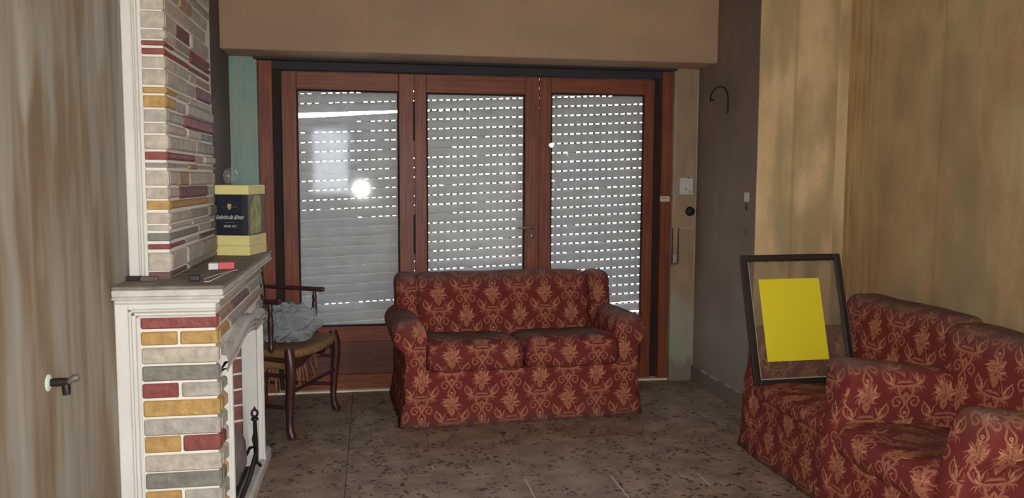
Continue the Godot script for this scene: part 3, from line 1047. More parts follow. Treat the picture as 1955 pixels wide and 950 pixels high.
	# andiron
	var a := thing("andiron", "black wrought iron andiron with ring finial in the fireplace opening", "andiron", V(-0.535, 0.068, -3.84))
	s = mb()
	tube(s, [V(-0.004, 0.03, -0.03), V(0, 0.14, -0.005), V(0, 0.24, 0.01)], [0.010, 0.011, 0.008], 8)
	tube(s, [V(-0.002, 0.10, -0.01), V(-0.012, 0.15, 0.0), V(-0.002, 0.19, 0.005)], 0.006, 6)
	obj("post", s, M.iron, a)
	s = mb()
	var ring := []
	for k in 15:
		ring.append(V(sin(TAU * k / 14.0) * 0.013, 0.275 + cos(TAU * k / 14.0) * 0.016, 0.012))
	tube(s, ring, 0.006, 6, false)
	lathe(s, [[0.0, 0.236], [0.016, 0.242], [0.018, 0.249], [0.012, 0.256], [0.0, 0.260]], 10, Transform3D(Basis(), V(0, 0, 0.010)))
	lathe(s, [[0.006, 0.29], [0.006, 0.30], [0.0, 0.308]], 8, Transform3D(Basis(), V(0, 0, 0.012)))
	obj("finial", s, M.iron, a)
	s = mb()
	tube(s, [V(0.014, 0.004, -0.05), V(-0.004, 0.035, -0.03), V(-0.02, 0.004, 0.0)], 0.008, 6)
	obj("foot", s, M.iron, a)
	s = mb()
	tube(s, [V(-0.004, 0.11, -0.01), V(-0.03, 0.10, -0.03), V(-0.05, 0.06, -0.045)], 0.007, 6)
	tube(s, [V(-0.001, 0.075, 0.0), V(0.0, 0.045, 0.18), V(-0.006, 0.02, 0.60)], 0.011, 6)
	obj("log_bar", s, M.iron, a)
	# crumpled grey bag
	s = mb()
	blob(s, V(0, 0.125, 0), V(0.074, 0.165, 0.085), 0.24, 0.10, 5, false, 20, 0.125)
	tag(obj("crumpled_bag", s, M.sack), "dusty grey crumpled bag lying inside the fireplace opening", "bag").position = V(-0.642, 0.05, -3.73)

# ---------------------------------------------------------------- upholstery
func dust(p: Vector3, n: Vector3, y0: float, y1: float, amt: float) -> float:
	var q := nz.get_noise_3dv(p * 90.0) * 0.5 + nz.get_noise_3dv(p * 260.0) * 0.25
	return clampf(amt * sstep(y0, y1, p.y) * (0.75 + q) * clampf(0.45 + 0.55 * n.y, 0.15, 1.0) + 0.06, 0.0, 0.92)

func make_seat(called: String, label: String, category: String, W: float, seats: int, seat_top: float, at: Vector3, turn: float, wing: float, sag := 0.03, arms := [-1.0, 1.0], lift := 0.0, fall := 0.025) -> Node3D:
	var t := thing(called, label, category, at, turn)
	var e := W * 0.5
	var front := 0.395
	# box of the seat
	var s := mb()
	rbox(s, V(0, 0.205, 0.0), V(W - 0.004, 0.23, 2 * front), 0.022, 12, null, func(p, n): return dust(p, n, 0.5, 0.6, 0.5))
	obj("base", s, M.fabric, t)
	# flared skirt
	s = mb()
	soft(s)
	var ring := []
	var nx := 34
	var nd := 20
	for i in nx + 1: ring.append([lerpf(-e, e, float(i) / nx), front, 0.0, 1.0])
	for i in nd + 1: ring.append([e, lerpf(front, -front, float(i) / nd), 1.0, 0.0])
	for i in nx + 1: ring.append([lerpf(e, -e, float(i) / nx), -front, 0.0, -1.0])
	for i in nd + 1: ring.append([-e, lerpf(-front, front, float(i) / nd), -1.0, 0.0])
	for i in ring.size():
		var a: Array = ring[i]
		var b: Array = ring[(i + 1) % ring.size()]
		var lv := [[0.128, -0.004], [0.126, 0.006], [0.118, 0.005], [0.06, 0.009], [0.004, 0.022], [0.004, 0.014]]
		for m in lv.size() - 1:
			var pt := func(q: Array, l: Array) -> Vector3:
				var f: float = l[1] + (0.128 - l[0]) * 0.10 * nz.get_noise_2d(q[0] * 220.0 + q[1] * 150.0, 3.0)
				var cx: float = signf(q[0]) * sstep(e - 0.05, e, absf(q[0]))
				var cz: float = signf(q[1]) * sstep(front - 0.05, front, absf(q[1]))
				return V(q[0] + (cx if q[2] == 0.0 else q[2]) * f, l[0], q[1] + (cz if q[3] == 0.0 else q[3]) * f)
			for v in [[a, lv[m]], [b, lv[m]], [b, lv[m + 1]], [a, lv[m]], [b, lv[m + 1]], [a, lv[m + 1]]]:
				s.set_uv2(Vector2(clampf(0.10 + 0.35 * sstep(0.05, 0.0, v[1][0]) + nz.get_noise_2d(v[0][0] * 300, v[1][0] * 300) * 0.2, 0, 1), 0.5))
				s.add_vertex(pt.call(v[0], v[1]))
	obj("skirt", s, M.fabric, t)
	# rolled arms
	var prof := []
	prof.append_array([Vector2(0.0, 0.12), Vector2(-0.006, 0.25), Vector2(-0.010, 0.38), Vector2(-0.004, 0.455)])
	for i in 15:
		var f := deg_to_rad(-58.0 + 236.0 * i / 14.0)
		prof.append(Vector2(-0.045 + 0.10 * cos(f), 0.560 + 0.100 * sin(f)))
	prof.append_array([Vector2(-0.140, 0.50), Vector2(-0.134, 0.40), Vector2(-0.130, 0.28), Vector2(-0.130, 0.12)])
	for i in prof.size():
		prof[i].y += lift * sstep(0.30, 0.50, prof[i].y)
	for sd in arms:
		s = mb()
		soft(s)
		var zs := [[0.0, 0.80], [0.004, 0.90], [0.014, 0.97], [0.034, 1.0], [0.12, 1.0], [0.22, 1.0], [0.34, 1.0], [0.48, 1.0], [0.62, 1.0], [0.74, 1.0]]
		var rings := []
		for zz in zs:
			var rg := []
			for q in prof:
				var mid := Vector2(-0.065, clampf(q.y, 0.2, 0.56 + lift))
				var w: Vector2 = mid + (q - mid) * zz[1]
				var zfr := front + 0.008 - 0.075 * sstep(0.32, 0.66, w.y)
				var lump := 1.0 + 0.02 * nz.get_noise_2d(zz[0] * 300.0 + sd * 40.0, w.y * 200.0)
				rg.append(V(sd * (e + w.x * lump), w.y - fall * zz[0] * sstep(0.4, 0.6, w.y), zfr - zz[0]))
			rings.append(rg)
		var put := func(v: Vector3) -> void:
			var up := sstep(0.58, 0.66, v.y - lift)
			s.set_uv2(Vector2(clampf(0.08 + 0.95 * up * (0.8 + 0.6 * nz.get_noise_3dv(v * 120.0)), 0.0, 0.9), 0.5))
			s.add_vertex(v)
		for i in rings.size() - 1:
			for k in prof.size() - 1:
				var A: Vector3 = rings[i][k]; var B: Vector3 = rings[i][k + 1]
				var C: Vector3 = rings[i + 1][k + 1]; var D: Vector3 = rings[i + 1][k]
				for v in ([A, C, B, A, D, C] if sd < 0.0 else [A, B, C, A, C, D]):
					put.call(v)
		# front of the arm: strip between the two sides of the outline
		var fr: Array = rings[0]
		var n := fr.size()
		for k in n / 2:
			var A: Vector3 = fr[k]; var B: Vector3 = fr[k + 1]
			var C: Vector3 = fr[n - 2 - k]; var D: Vector3 = fr[n - 1 - k]
			for v in ([A, C, B, A, D, C] if sd > 0.0 else [A, B, C, A, C, D]):
				put.call(v)
		obj("arm", s, M.fabric, t)
	# back, its two wings
	var lean := func(p: Vector3, q: Vector3) -> Vector3:
		p.z -= (p.y - 0.40) * 0.16 - 0.012 * (1.0 - q.x * q.x)
		p.y += 0.006 * nz.get_noise_2d(p.x * 160.0, 5.0) * sstep(0.6, 0.8, p.y) + 0.004 * (1.0 - q.x * q.x) * sstep(0.6, 0.8, p.y)
		return p
	s = mb()
	rbox(s, V(0, 0.59, -0.225), V(W - 0.26 if wing > 0.0 else W + 0.05, 0.45, 0.20), 0.075 if wing > 0.0 else 0.06, 16, lean, func(p, n): return dust(p, n, 0.70, 0.82, 0.95))
	obj("backrest", s, M.fabric, t)
	for sd in ([-1.0, 1.0] if wing > 0.0 else []):
		s = mb()
		rbox(s, V(sd * (e - 0.076), 0.640, -0.225 + wing), V(0.150 if wing > 0.01 else 0.166, 0.35, 0.20 + wing), 0.055 if wing > 0.01 else 0.07, 12, lean, func(p, n): return dust(p, n, 0.70, 0.81, 0.9))
		obj("wing", s, M.fabric, t)
	s = mb()
	rbox(s, V(0, 0.39, -0.36), V(W - 0.05, 0.62, 0.09), 0.03, 8, func(p, q): p.z -= maxf(0.0, p.y - 0.4) * 0.10; return p)
	obj("back_panel", s, M.fabric, t)
	# seat cushions
	var right_end := e - 0.13 if arms.has(1.0) else e - 0.004
	var cw := (right_end + e - 0.13) / seats
	for i in seats:
		var cx := -(e - 0.13) + cw * (i + 0.5)
		var th := seat_top - 0.295
		s = mb()
		rbox(s, V(cx, 0.305 + th * 0.5, 0.115), V(cw - 0.004, th, 0.60), minf(0.062, th * 0.46), 16,
			func(p, q):
				var u: float = q.x; var w: float = q.z
				if q.y > 0.0:
					p.y += (0.020 * (1.0 - w * w) - sag * (1.0 - u * u) * (1.0 - w * w) - 0.020 * sstep(0.5, 1.0, u * (1.0 if i == 0 else -1.0)) * (1.0 if seats > 1 else 0.0)) * q.y
					p.y += 0.006 * nz.get_noise_2d(p.x * 90.0, p.z * 90.0)
				p.y -= 0.055 * clampf((0.25 - p.z) / 0.6, 0.0, 1.0)
				p.z += 0.010 * (1.0 - u * u) * clampf(w, 0.0, 1.0)
				return p,
			func(p, n): return clampf(0.10 + (0.85 if seats > 1 else 0.45) * sstep(0.15, 0.85, n.y) * sstep(0.37, 0.16, p.z) * (0.8 + 0.7 * nz.get_noise_3dv(p * 110.0)), 0.0, 0.9))
		obj("seat_cushion", s, M.fabric, t)
	return t

# ---------------------------------------------------------------- rush chair
func make_chair() -> void:
	var t := thing("wooden_armchair", "dark turned wood armchair with frayed rush seat beside the fireplace", "chair", V(-0.535, 0, -4.846), deg_to_rad(68.3))
	var s := mb()
	# front legs: gently curved with pad feet
	for sd in [-1.0, 1.0]:
		s = mb()
		var x: float = 0.287 * sd
		tube(s, [V(x - 0.004 * sd, 0.50, 0.212), V(x + 0.004 * sd, 0.44, 0.222), V(x + 0.006 * sd, 0.36, 0.226), V(x, 0.22, 0.215), V(x - 0.004 * sd, 0.09, 0.208), V(x, 0.04, 0.214), V(x + 0.004 * sd, 0.012, 0.226), V(x + 0.004 * sd, 0.0, 0.226)], [0.024, 0.030, 0.029, 0.023, 0.019, 0.022, 0.026, 0.020], 10)
		obj("leg", s, M.mahogany, t)
	for sd in [-1.0, 1.0]:                     # back posts run up as the rear legs
		s = mb()
		tube(s, [V(0.215 * sd, 0.0, -0.215), V(0.212 * sd, 0.25, -0.200), V(0.212 * sd, 0.46, -0.195), V(0.214 * sd, 0.60, -0.20), V(0.216 * sd, 0.76, -0.215), V(0.220 * sd, 1.02, -0.25)], [0.016, 0.018, 0.020, 0.014, 0.019, 0.014], 10)
		obj("back_post", s, M.mahogany, t)
	for y in [0.70, 0.80, 0.96]:
		s = mb()
		var pts := []
		for i in 9:
			var u := -1.0 + 0.25 * i
			pts.append(V(0.215 * u, y + 0.012 * (1.0 - u * u), -0.208 - (y - 0.7) * 0.14 - 0.02 * (1.0 - u * u)))
		tube(s, pts, 0.012 if y < 0.9 else 0.018, 8)
		obj("back_rail", s, M.mahogany, t)
	# stretchers
	s = mb()
	tube(s, [V(-0.285, 0.26, 0.222), V(0.0, 0.255, 0.215), V(0.285, 0.26, 0.222)], 0.010, 8)
	obj("stretcher", s, M.mahogany, t)
	for sd in [-1.0, 1.0]:
		for y in [0.17, 0.345]:
			s = mb()
			tube(s, [V(0.285 * sd, y, 0.218), V(0.25 * sd, y, 0.0), V(0.214 * sd, y, -0.20)], [0.010, 0.013, 0.010], 8)
			obj("stretcher", s, M.mahogany, t)
	s = mb()
	tube(s, [V(-0.213, 0.2, -0.205), V(0.213, 0.2, -0.205)], 0.010, 8)
	obj("stretcher", s, M.mahogany, t)
	# seat: rush, bowed front, dished
	s = mb()
	rbox(s, V(0, 0.462, 0.01), V(0.56, 0.05, 0.44), 0.022, 14, func(p, q):
		var k: float = lerpf(0.80, 1.03, (p.z + 0.21) / 0.44)
		p.x *= k
		p.z += 0.055 * (1.0 - q.x * q.x) * sstep(-0.1, 0.22, p.z)
		p.y -= 0.012 * (1.0 - q.x * q.x) * (1.0 - q.z * q.z)
		return p)
	obj("rush_seat", s, M.rush, t)
	s = mb()                                   # underside wrapping of the rush, torn
	rbox(s, V(0, 0.408, -0.015), V(0.50, 0.085, 0.40), 0.02, 8, func(p, q): p.y += 0.02 * nz.get_noise_2d(p.x * 200, p.z * 200); return p)
	obj("seat_underside", s, M.rush, t)
	# shaped front apron
	s = mb()
	for sd in [-1.0, 1.0]:
		var poly := PackedVector2Array()
		for i in 13:
			var u := i / 12.0
			poly.append(Vector2(lerpf(0.0, 0.275, u), 0.446))
		for i in 13:
			var u := 1.0 - i / 12.0
			poly.append(Vector2(lerpf(0.0, 0.275, u), 0.425 - 0.055 * sstep(0.55, 1.0, u) - 0.012 * cos(u * PI * 3.0)))
		var pp := PackedVector2Array()
		for q in poly: pp.append(Vector2(q.x * sd, q.y))
		var n := pp.size()
		var bow := func(x: float) -> float: return 0.228 + 0.045 * (1.0 - pow(x / 0.285, 2))
		flat(s)
		for i in 12:
			var a0 := pp[i]; var a1 := pp[i + 1]; var b0 := pp[n - 1 - i]; var b1 := pp[n - 2 - i]
			for zo in [0.0, -0.016]:
				opoly(s, [V(a0.x, a0.y, bow.call(a0.x) + zo), V(a1.x, a1.y, bow.call(a1.x) + zo), V(b1.x, b1.y, bow.call(b1.x) + zo), V(b0.x, b0.y, bow.call(b0.x) + zo)], V(0, 0, 1.0 if zo == 0.0 else -1.0))
			opoly(s, [V(b0.x, b0.y, bow.call(b0.x)), V(b1.x, b1.y, bow.call(b1.x)), V(b1.x, b1.y, bow.call(b1.x) - 0.016), V(b0.x, b0.y, bow.call(b0.x) - 0.016)], V(0, -1, 0))
	obj("apron", s, M.mahogany, t)
	for sd in [-1.0, 1.0]:                     # side rails under the seat
		s = mb()
		tube(s, [V(0.285 * sd, 0.43, 0.215), V(0.212 * sd, 0.43, -0.195)], 0.013, 8)
		obj("seat_rail", s, M.mahogany, t)
	# arms on turned posts
	for sd in [-1.0, 1.0]:
		s = mb()
		var px: float = 0.272 * sd
		var pz := 0.10
		lathe(s, [[0.012, 0.47], [0.017, 0.485], [0.019, 0.50], [0.011, 0.515], [0.016, 0.53], [0.012, 0.545], [0.015, 0.58], [0.017, 0.62], [0.014, 0.665], [0.011, 0.69], [0.016, 0.705], [0.010, 0.72], [0.010, 0.745]], 12, Transform3D(Basis(), V(px, 0, pz)))
		obj("arm_post", s, M.mahogany, t)
		s = mb()
		tube(s, [V(0.216 * sd, 0.765, -0.215), V(0.25 * sd, 0.757, -0.06), V(px, 0.750, pz), V(px + 0.004 * sd, 0.750, pz + 0.05), V(px + 0.005 * sd, 0.748, pz + 0.064)], [0.011, 0.013, 0.014, 0.016, 0.010], 10)
		obj("arm", s, M.mahogany, t)
	# loose straw hanging from the torn rush
	s = mb()
	for i in 46:
		var x := rng.randf_range(-0.26, 0.0)
		var z := rng.randf_range(0.06, 0.20)
		if i % 3 == 0:
			x = rng.randf_range(-0.10, 0.14)
		elif i % 3 == 1:
			x = rng.randf_range(-0.27, -0.19); z = rng.randf_range(-0.15, 0.05)
		var l := rng.randf_range(0.07, 0.26)
		var dx := rng.randf_range(-0.035, 0.035)
		var dz := rng.randf_range(-0.035, 0.035)
		tube(s, [V(x, 0.44, z), V(x + dx * 0.3, 0.44 - l * 0.5, z + dz * 0.3), V(x + dx, 0.44 - l, z + dz)], 0.0018, 4)
	var st := obj("loose_straw", s, M.straw, t)
	st.set_meta("kind", "stuff")
	# plastic bag on the seat
	s = mb()
	blob(s, V(0, 0.10, 0), V(0.235, 0.17, 0.26), 0.42, 0.16, 9, true, 28, 0.097)
	var bag := obj("plastic_bag", s, M.film)
	tag(bag, "crumpled clear grey plastic bag lying on the rush seat", "bag")
	bag.position = V(-0.470, 0.490, -4.79)
	bag.rotation.y = deg_to_rad(68)

# ---------------------------------------------------------------- picture frame
func make_frame() -> void:
	var b := V(1.898, 0.386, -3.78)
	var tp := V(1.890, 1.030, -3.97)
	var up := (tp - b).normalized()
	var rt := V(1, 0, -0.03).normalized()
	rt = (rt - up * rt.dot(up)).normalized()
	var nn := rt.cross(up).normalized()
	var L := (tp - b).length()
	var Wd := 0.575
	var t := thing("picture_frame", "empty black wooden picture frame holding a bright yellow card, leaning on the far armchair", "picture frame")
	t.transform = Transform3D(Basis(rt, up, nn), b)
	var w := 0.034
	for e in [[0.0, 0.0, w, L], [Wd - w, 0.0, Wd, L], [w, 0.0, Wd - w, w * 0.8], [w, L - w, Wd - w, L]]:
		var s := mb()
		box(s, V(e[0], e[1], -0.012), V(e[2], e[3], 0.012), 0.006)
		obj("frame_bar", s, M.frame, t)
	var s := mb()
	box(s, V(w - 0.004, w * 0.8, 0.0), V(w + 0.004, L - w, 0.006), 0.002)
	box(s, V(Wd - w - 0.004, w * 0.8, 0.0), V(Wd - w + 0.004, L - w, 0.006), 0.002)
	obj("inner_lip", s, M.black_wood, t)
	# the loose glass sits a little to the right, behind the rails
	var g := mb()
	flat(g)
	opoly(g, [V(0.055, 0.03, -0.020), V(Wd + 0.016, 0.03, -0.020), V(Wd + 0.016, L - 0.006, -0.020), V(0.055, L - 0.006, -0.020)], V(0, 0, 1))
	obj("glass_sheet", g, M.dusty_pane, t)
	g = mb()
	box(g, V(0.052, 0.03, -0.022), V(0.055, L - 0.006, -0.018))
	box(g, V(Wd + 0.014, 0.03, -0.022), V(Wd + 0.017, L - 0.006, -0.018))
	box(g, V(0.055, 0.028, -0.022), V(Wd + 0.016, 0.033, -0.018))
	obj("glass_edge", g, M.chalk, t)
	g = mb()
	box(g, V(0.098, 0.118, -0.016), V(0.446, 0.545, -0.014))
	obj("yellow_card", g, M.card, t).set_meta("label", "bright yellow card")
	g = mb()
	for i in 6:
		box(g, V(0.06 + 0.09 * i, L - w - 0.006, -0.010), V(0.062 + 0.09 * i, L - w, -0.006))
	for i in 3:
		box(g, V(Wd - w - 0.006, 0.2 + 0.15 * i, -0.010), V(Wd - w, 0.202 + 0.15 * i, -0.006))
	obj("glazing_pins", g, M.wire, t)

# ---------------------------------------------------------------- small things
func text_part(p: Node, called: String, txt: String, font: String, size: float, at: Vector3, italic := 0.0, wscale := 1.0) -> void:
	var tm := TextMesh.new()
	var f := SystemFont.new()
	f.font_names = PackedStringArray([font])
	tm.font = f
	tm.text = txt
	tm.font_size = 32
	tm.pixel_size = size / 32.0
	tm.depth = 0.0006
	var o := MeshInstance3D.new()
	o.name = called
	o.mesh = tm
	o.material_override = M.letter
	p.add_child(o)
	o.transform = Transform3D(Basis(V(wscale, 0, 0), V(italic, 1, 0), V(0, 0, 1)), at)

func make_smalls() -> void:
	var s := mb()
	# gift box on the mantel; local z is towards the room's near end
	var g := thing("gift_box", "tall pale yellow and navy presentation box on the mantel's far end", "box", V(-0.624, 1.0515, -4.155), deg_to_rad(-14.0))
	var hw := 0.078
	var hd := 0.104
	s = mb()
	box(s, V(-hw - 0.006, 0, -hd - 0.006), V(hw + 0.006, 0.046, hd + 0.006), 0.002)
	box(s, V(-hw - 0.005, 0.0465, -hd - 0.005), V(hw + 0.005, 0.095, hd + 0.005), 0.002)
	obj("base_tray", s, M.box_yellow, g)
	s = mb()
	box(s, V(-hw, 0.095, -hd), V(hw - 0.03, 0.292, hd), 0.001)
	obj("front_panel", s, M.box_navy, g)
	s = mb()
	box(s, V(hw - 0.03, 0.095, -hd), V(hw - 0.001, 0.292, hd - 0.001), 0.001)
	obj("clear_corner", s, M.box_dark, g).set_meta("label", "dark glossy window corner")
	s = mb()
	var poly := PackedVector2Array([Vector2(-0.075, 0.10), Vector2(0.055, 0.105), Vector2(0.065, 0.20), Vector2(0.05, 0.285), Vector2(-0.02, 0.288), Vector2(-0.07, 0.24), Vector2(-0.082, 0.16)])
	extrude(s, poly, 0.001, Transform3D(Basis(V(0, 0, -1), V(0, 1, 0), V(1, 0, 0)), V(hw - 0.0008, 0, 0.0)))
	obj("side_print", s, M.box_print, g)
	s = mb()
	box(s, V(-hw - 0.004, 0.290, -hd - 0.004), V(hw + 0.004, 0.335, hd + 0.004), 0.003)
	obj("lid", s, M.box_yellow, g)
	s = mb()
	extrude(s, PackedVector2Array([Vector2(-0.009, 0.014), Vector2(0.009, 0.014), Vector2(0.009, -0.004), Vector2(0.004, -0.012), Vector2(0, -0.015), Vector2(-0.004, -0.012), Vector2(-0.009, -0.004)]), 0.0008, Transform3D(Basis(), V(-0.012, 0.232, hd)))
	box(s, V(-0.050, 0.2305, hd), V(-0.026, 0.2315, hd + 0.0006))
	box(s, V(0.002, 0.2305, hd), V(0.028, 0.2315, hd + 0.0006))
	obj("crest", s, M.crest, g)
	text_part(g, "script_lettering", "Federico de Alvear", "Droid Serif", 0.0245, V(-0.010, 0.182, hd), 0.35, 0.62)
	text_part(g, "small_lettering", "DEMI SEC", "Droid Serif", 0.0135, V(-0.010, 0.139, hd), 0.0, 1.0)
	s = mb()
	box(s, V(-0.035, 0.158, hd), V(0.016, 0.1585, hd + 0.0005))
	obj("rule_line", s, M.letter, g)
	s = mb()
	box(s, V(hw + 0.005, 0.072, -0.02), V(hw + 0.0056, 0.076, 0.03))
	obj("side_caption", s, M.crest, g)
	# clear wrapping lying between the box and the chimney
	s = mb()
	blob(s, V(0, 0.04, 0), V(0.050, 0.062, 0.065), 0.42, 0.16, 14, true, 13, 0.035)
	var cw := obj("plastic_wrap", s, M.clear)
	tag(cw, "crumpled clear plastic wrap lying on top of the presentation box", "wrapping")
	cw.position = V(-0.664, 1.3870, -4.135)
	# little red and white box
	var c := thing("small_carton", "small red and white carton on the mantel before the presentation box", "carton", V(-0.598, 1.0505, -3.47), deg_to_rad(6))
	s = mb()
	box(s, V(-0.052, 0, -0.022), V(-0.014, 0.026, 0.030), 0.002)
	obj("white_end", s, M.white_plastic, c)
	s = mb()
	box(s, V(-0.014, 0, -0.022), V(0.048, 0.030, 0.030), 0.002)
	obj("red_body", s, M.red_plastic, c)
	# black plug-like block on the front of the mantel
	c = thing("black_block", "small black plastic block near the front edge of the mantel", "block", V(-0.626, 1.0505, -3.07), deg_to_rad(10))
	s = mb()
	box(s, V(-0.019, 0, -0.012), V(0.019, 0.022, 0.012), 0.003)
	obj("body", s, M.black_plastic, c)
	# two brown matchboxes at the chimney foot
	for i in 2:
		var b := thing("matchbox", ["dark matchbox at the chimney's foot, nearer the left wall", "reddish brown matchbox at the chimney's foot, further from the wall"][i], "matchbox", V(-0.838 + 0.050 * i, 1.0505, -3.112 + 0.012 * i), deg_to_rad(-4 + 12 * i))
		s = mb()
		box(s, V(-0.026, 0, -0.014), V(0.022, 0.016, 0.016), 0.001)
		obj("sleeve", s, M.brown_card if i else M.black_plastic, b)
		s = mb()
		box(s, V(0.022, 0.002, -0.012), V(0.030, 0.014, 0.014))
		obj("tray", s, M.brown_card, b)
	# two thin white sticks
	for i in 2:
		s = mb()
		if i == 0:
			tube(s, [V(-0.60, 1.053, -3.11), V(-0.575, 1.053, -3.26), V(-0.53, 1.053, -3.40)], 0.0018, 6)
		else:
			tube(s, [V(-0.585, 1.053, -3.02), V(-0.568, 1.053, -3.03), V(-0.545, 1.053, -3.36)], 0.0018, 6)
		tag(obj("thin_stick", s, M.white_plastic), ["thin white stick on the mantel touching the black block", "thin white stick on the mantel along the outer edge"][i], "stick", "")
	# gas valve on the left wall
	var v := thing("gas_valve", "small corroded gas tap sticking out of the left wall", "valve", V(XL, 0.862, -2.37))
	s = mb()
	var ax := Transform3D(Basis(V(0, 0, 1), -PI / 2), Vector3.ZERO)
	lathe(s, [[0.024, 0.0], [0.022, 0.004], [0.014, 0.007], [0.0, 0.008]], 14, ax)
	obj("wall_plate", s, M.verdigris, v)
	s = mb()
	tube(s, [V(0.004, 0, 0), V(0.03, 0.001, 0), V(0.05, 0, 0)], [0.011, 0.012, 0.012], 10)
	tube(s, [V(0.045, 0, 0), V(0.046, -0.018, 0.002), V(0.046, -0.034, 0.002)], [0.010, 0.011, 0.010], 10)
	obj("tap_body", s, M.iron, v)
	s = mb()
	tube(s, [V(0.05, 0.0, 0), V(0.066, 0.010, 0), V(0.078, 0.012, 0)], [0.007, 0.011, 0.009], 8)
	obj("tap_key", s, M.steel, v)
	# hook on the pillar side
	s = mb()
	var pts := [V(2.246, 1.948, -5.165), V(2.225, 1.945, -5.150), V(2.206, 1.935, -5.128)]
	for i in range(1, 9):
		var f := PI * i / 8.0
		pts.append(V(2.20, 1.930 + 0.085 * sin(f), -4.985 - 0.140 * cos(f)))
	pts.append_array([V(2.20, 1.86, -4.843), V(2.205, 1.838, -4.855), V(2.215, 1.842, -4.885)])
	tube(s, pts, 0.0048, 6)
	tag(obj("wire_hook", s, M.wire), "thin black curved iron hook high on the pillar's dark side", "hook")
	# plates and bits on the beige pier
	var p := thing("cover_plate", "white rectangular cover plate on the beige pier", "cover plate", V(2.169, 1.377, ZB))
	s = mb()
	box(s, V(-0.048, -0.058, 0), V(0.048, 0.058, 0.016), 0.004)
	obj("plate", s, M.white_plastic, p)
	for e in [[-0.004, -0.020], [0.026, -0.040], [0.014, 0.058]]:
		s = mb()
		lathe(s, [[0.005, 0.0], [0.005, 0.002], [0.0, 0.0022]], 8, Transform3D(Basis(V(1, 0, 0), PI / 2), V(e[0], e[1], 0.016)))
		obj("screw", s, M.wire, p)
	var k := thing("hanging_knob", "dark round knob hanging from wires below the cover plate", "knob", V(2.200, 1.202, ZB))
	s = mb()
	lathe(s, [[0.030, 0.0], [0.034, 0.012], [0.030, 0.026], [0.016, 0.034], [0.0, 0.035]], 18, Transform3D(Basis(V(1, 0, 0), PI / 2), Vector3.ZERO))
	obj("knob", s, M.black_plastic, k)
	s = mb()
	tube(s, [V(-0.022, 0.02, 0.012), V(-0.03, 0.05, 0.008), V(-0.012, 0.085, 0.004), V(-0.006, 0.115, 0.006)], 0.0016, 5)
	tube(s, [V(0.010, 0.02, 0.012), V(0.004, 0.05, 0.010), V(0.012, 0.08, 0.004), V(0.028, 0.13, 0.004)], 0.0016, 5)
	obj("wire", s, M.chalk, k)
	var b := thing("strap_box", "narrow metal shutter strap box set in the beige pier", "strap box", V(2.098, 0.96, ZB))
	s = mb()
	box(s, V(-0.030, -0.127, 0), V(-0.022, 0.127, 0.008), 0.002)
	box(s, V(0.018, -0.127, 0), V(0.024, 0.110, 0.006), 0.002)
	box(s, V(-0.030, -0.132, 0), V(0.026, -0.124, 0.008), 0.002)
	obj("rim", s, M.steel, b)
	s = mb()
	box(s, V(-0.022, -0.124, 0), V(-0.014, 0.124, 0.002))
	box(s, V(0.024, -0.124, 0), V(0.030, 0.124, 0.002))
	obj("slot", s, M.dark_gap, b)
	s = mb()
	box(s, V(-0.014, -0.118, 0.001), V(0.016, -0.062, 0.012), 0.004)
	obj("catch_or_glint", s, M.chalk, b)
	s = mb()
	box(s, V(0.044, 0.118, 0), V(0.128, 0.126, 0.004), 0.001)
	obj("ledge", s, M.chalk, b)
	# socket marks on the pillar side
	p = thing("blank_socket", "small pale blank socket cover near the pillar's edge", "socket", V(2.246, 1.319, -4.635))
	s = mb()
	box(s, V(-0.008, -0.028, -0.030), V(0.0, 0.028, 0.030), 0.003)
	obj("plate", s, M.cream_plastic, p)
	p = thing("wall_screw", "dark rusty cross of screws under the blank socket cover", "screws", V(2.246, 1.258, -4.640))
	s = mb()
	box(s, V(-0.006, -0.020, -0.006), V(0.0, 0.022, 0.004), 0.001)
	box(s, V(-0.007, -0.008, -0.018), V(0.0, -0.001, 0.014), 0.001)
	obj("head", s, M.iron, p)
	s = mb()
	lathe(s, [[0.020, 0.0], [0.017, 0.003], [0.0, 0.004]], 14, Transform3D(Basis(V(0, 0, 1), PI / 2), Vector3.ZERO))
	var r := obj("wall_plug", s, M.brown_card)
	tag(r, "round brown plug in the pillar's side, lower than the screws", "plug")
	r.position = V(2.246, 1.109, -4.640)

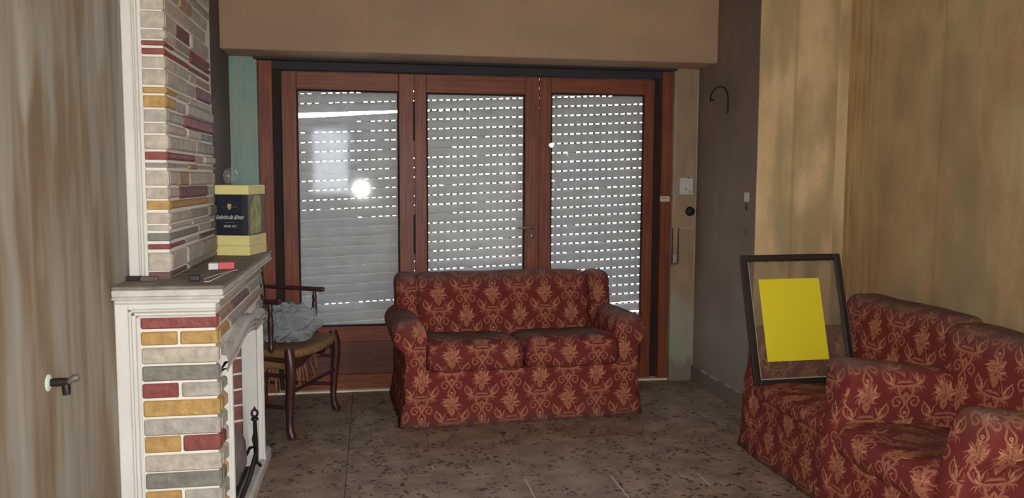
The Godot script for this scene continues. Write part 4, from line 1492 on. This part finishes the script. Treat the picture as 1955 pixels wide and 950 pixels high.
# ---------------------------------------------------------------- build
func _ready() -> void:
	rng.seed = 12345
	nz.seed = 99
	nz.frequency = 0.02
	nz.fractal_octaves = 3
	# camera
	var cam := Camera3D.new()
	cam.name = "camera"
	add_child(cam)
	cam.position = V(0, 1.42, 0)
	cam.rotation_order = EULER_ORDER_YXZ
	cam.rotation = V(deg_to_rad(-4.88), deg_to_rad(-9.83), deg_to_rad(0.26))
	cam.fov = rad_to_deg(2.0 * atan(475.0 / 1560.0))
	cam.near = 0.05
	cam.far = 100.0
	cam.current = true
	# sky, exposure
	var we := WorldEnvironment.new()
	we.name = "world_environment"
	var env := Environment.new()
	env.background_mode = Environment.BG_SKY
	var sky := Sky.new()
	var sm := ProceduralSkyMaterial.new()
	sm.sky_top_color = Color(0.80, 0.86, 0.95)
	sm.sky_horizon_color = Color(0.95, 0.96, 0.98)
	sm.ground_horizon_color = Color(0.80, 0.80, 0.78)
	sm.ground_bottom_color = Color(0.6, 0.6, 0.58)
	sm.sky_energy_multiplier = 4.4
	sm.ground_energy_multiplier = 3.7
	sky.sky_material = sm
	env.sky = sky
	env.tonemap_mode = Environment.TONE_MAPPER_LINEAR
	env.tonemap_exposure = 1.0
	env.sdfgi_enabled = true
	env.ssao_enabled = true
	env.ssil_enabled = true
	we.environment = env
	add_child(we)
	# the phone's flash, beside the lens
	var fl := SpotLight3D.new()
	fl.name = "phone_flash"
	add_child(fl)
	fl.position = V(0.022, 1.432, -0.02)
	fl.rotation = cam.rotation
	fl.light_color = Color(1.0, 0.985, 0.955)
	fl.light_energy = 6.2
	fl.light_size = 0.025
	fl.spot_range = 20.0
	fl.spot_angle = 80.0
	fl.spot_attenuation = 2.0
	fl.spot_angle_attenuation = 1.0
	fl.shadow_enabled = true

	make_materials()
	M.bright = mat(rgb(230, 226, 214), 0.1)
	M.bright.metallic = 1.0
	make_room()
	make_doors()
	make_fireplace()
	make_seat("loveseat", "two-seat red damask sofa with rolled arms before the glazed doors", "sofa", 1.425, 2, 0.475, V(0.868, 0, -5.035), deg_to_rad(2.9), 0.03, 0.03, [-1.0, 1.0], -0.042)
	make_seat("armchair", "red damask armchair beside the pillar, with the picture frame on its seat", "armchair", 0.80, 1, 0.378, V(2.345, 0, -3.615), deg_to_rad(-90.0), 0.0, 0.012, [-1.0])
	make_seat("armchair", "red damask armchair nearest the camera, with an empty seat", "armchair", 0.85, 1, 0.430, V(2.250, 0, -2.69), deg_to_rad(-90.0), 0.0, 0.03, [-1.0, 1.0], 0.032, 0.13)
	make_chair()
	make_frame()
	make_smalls()
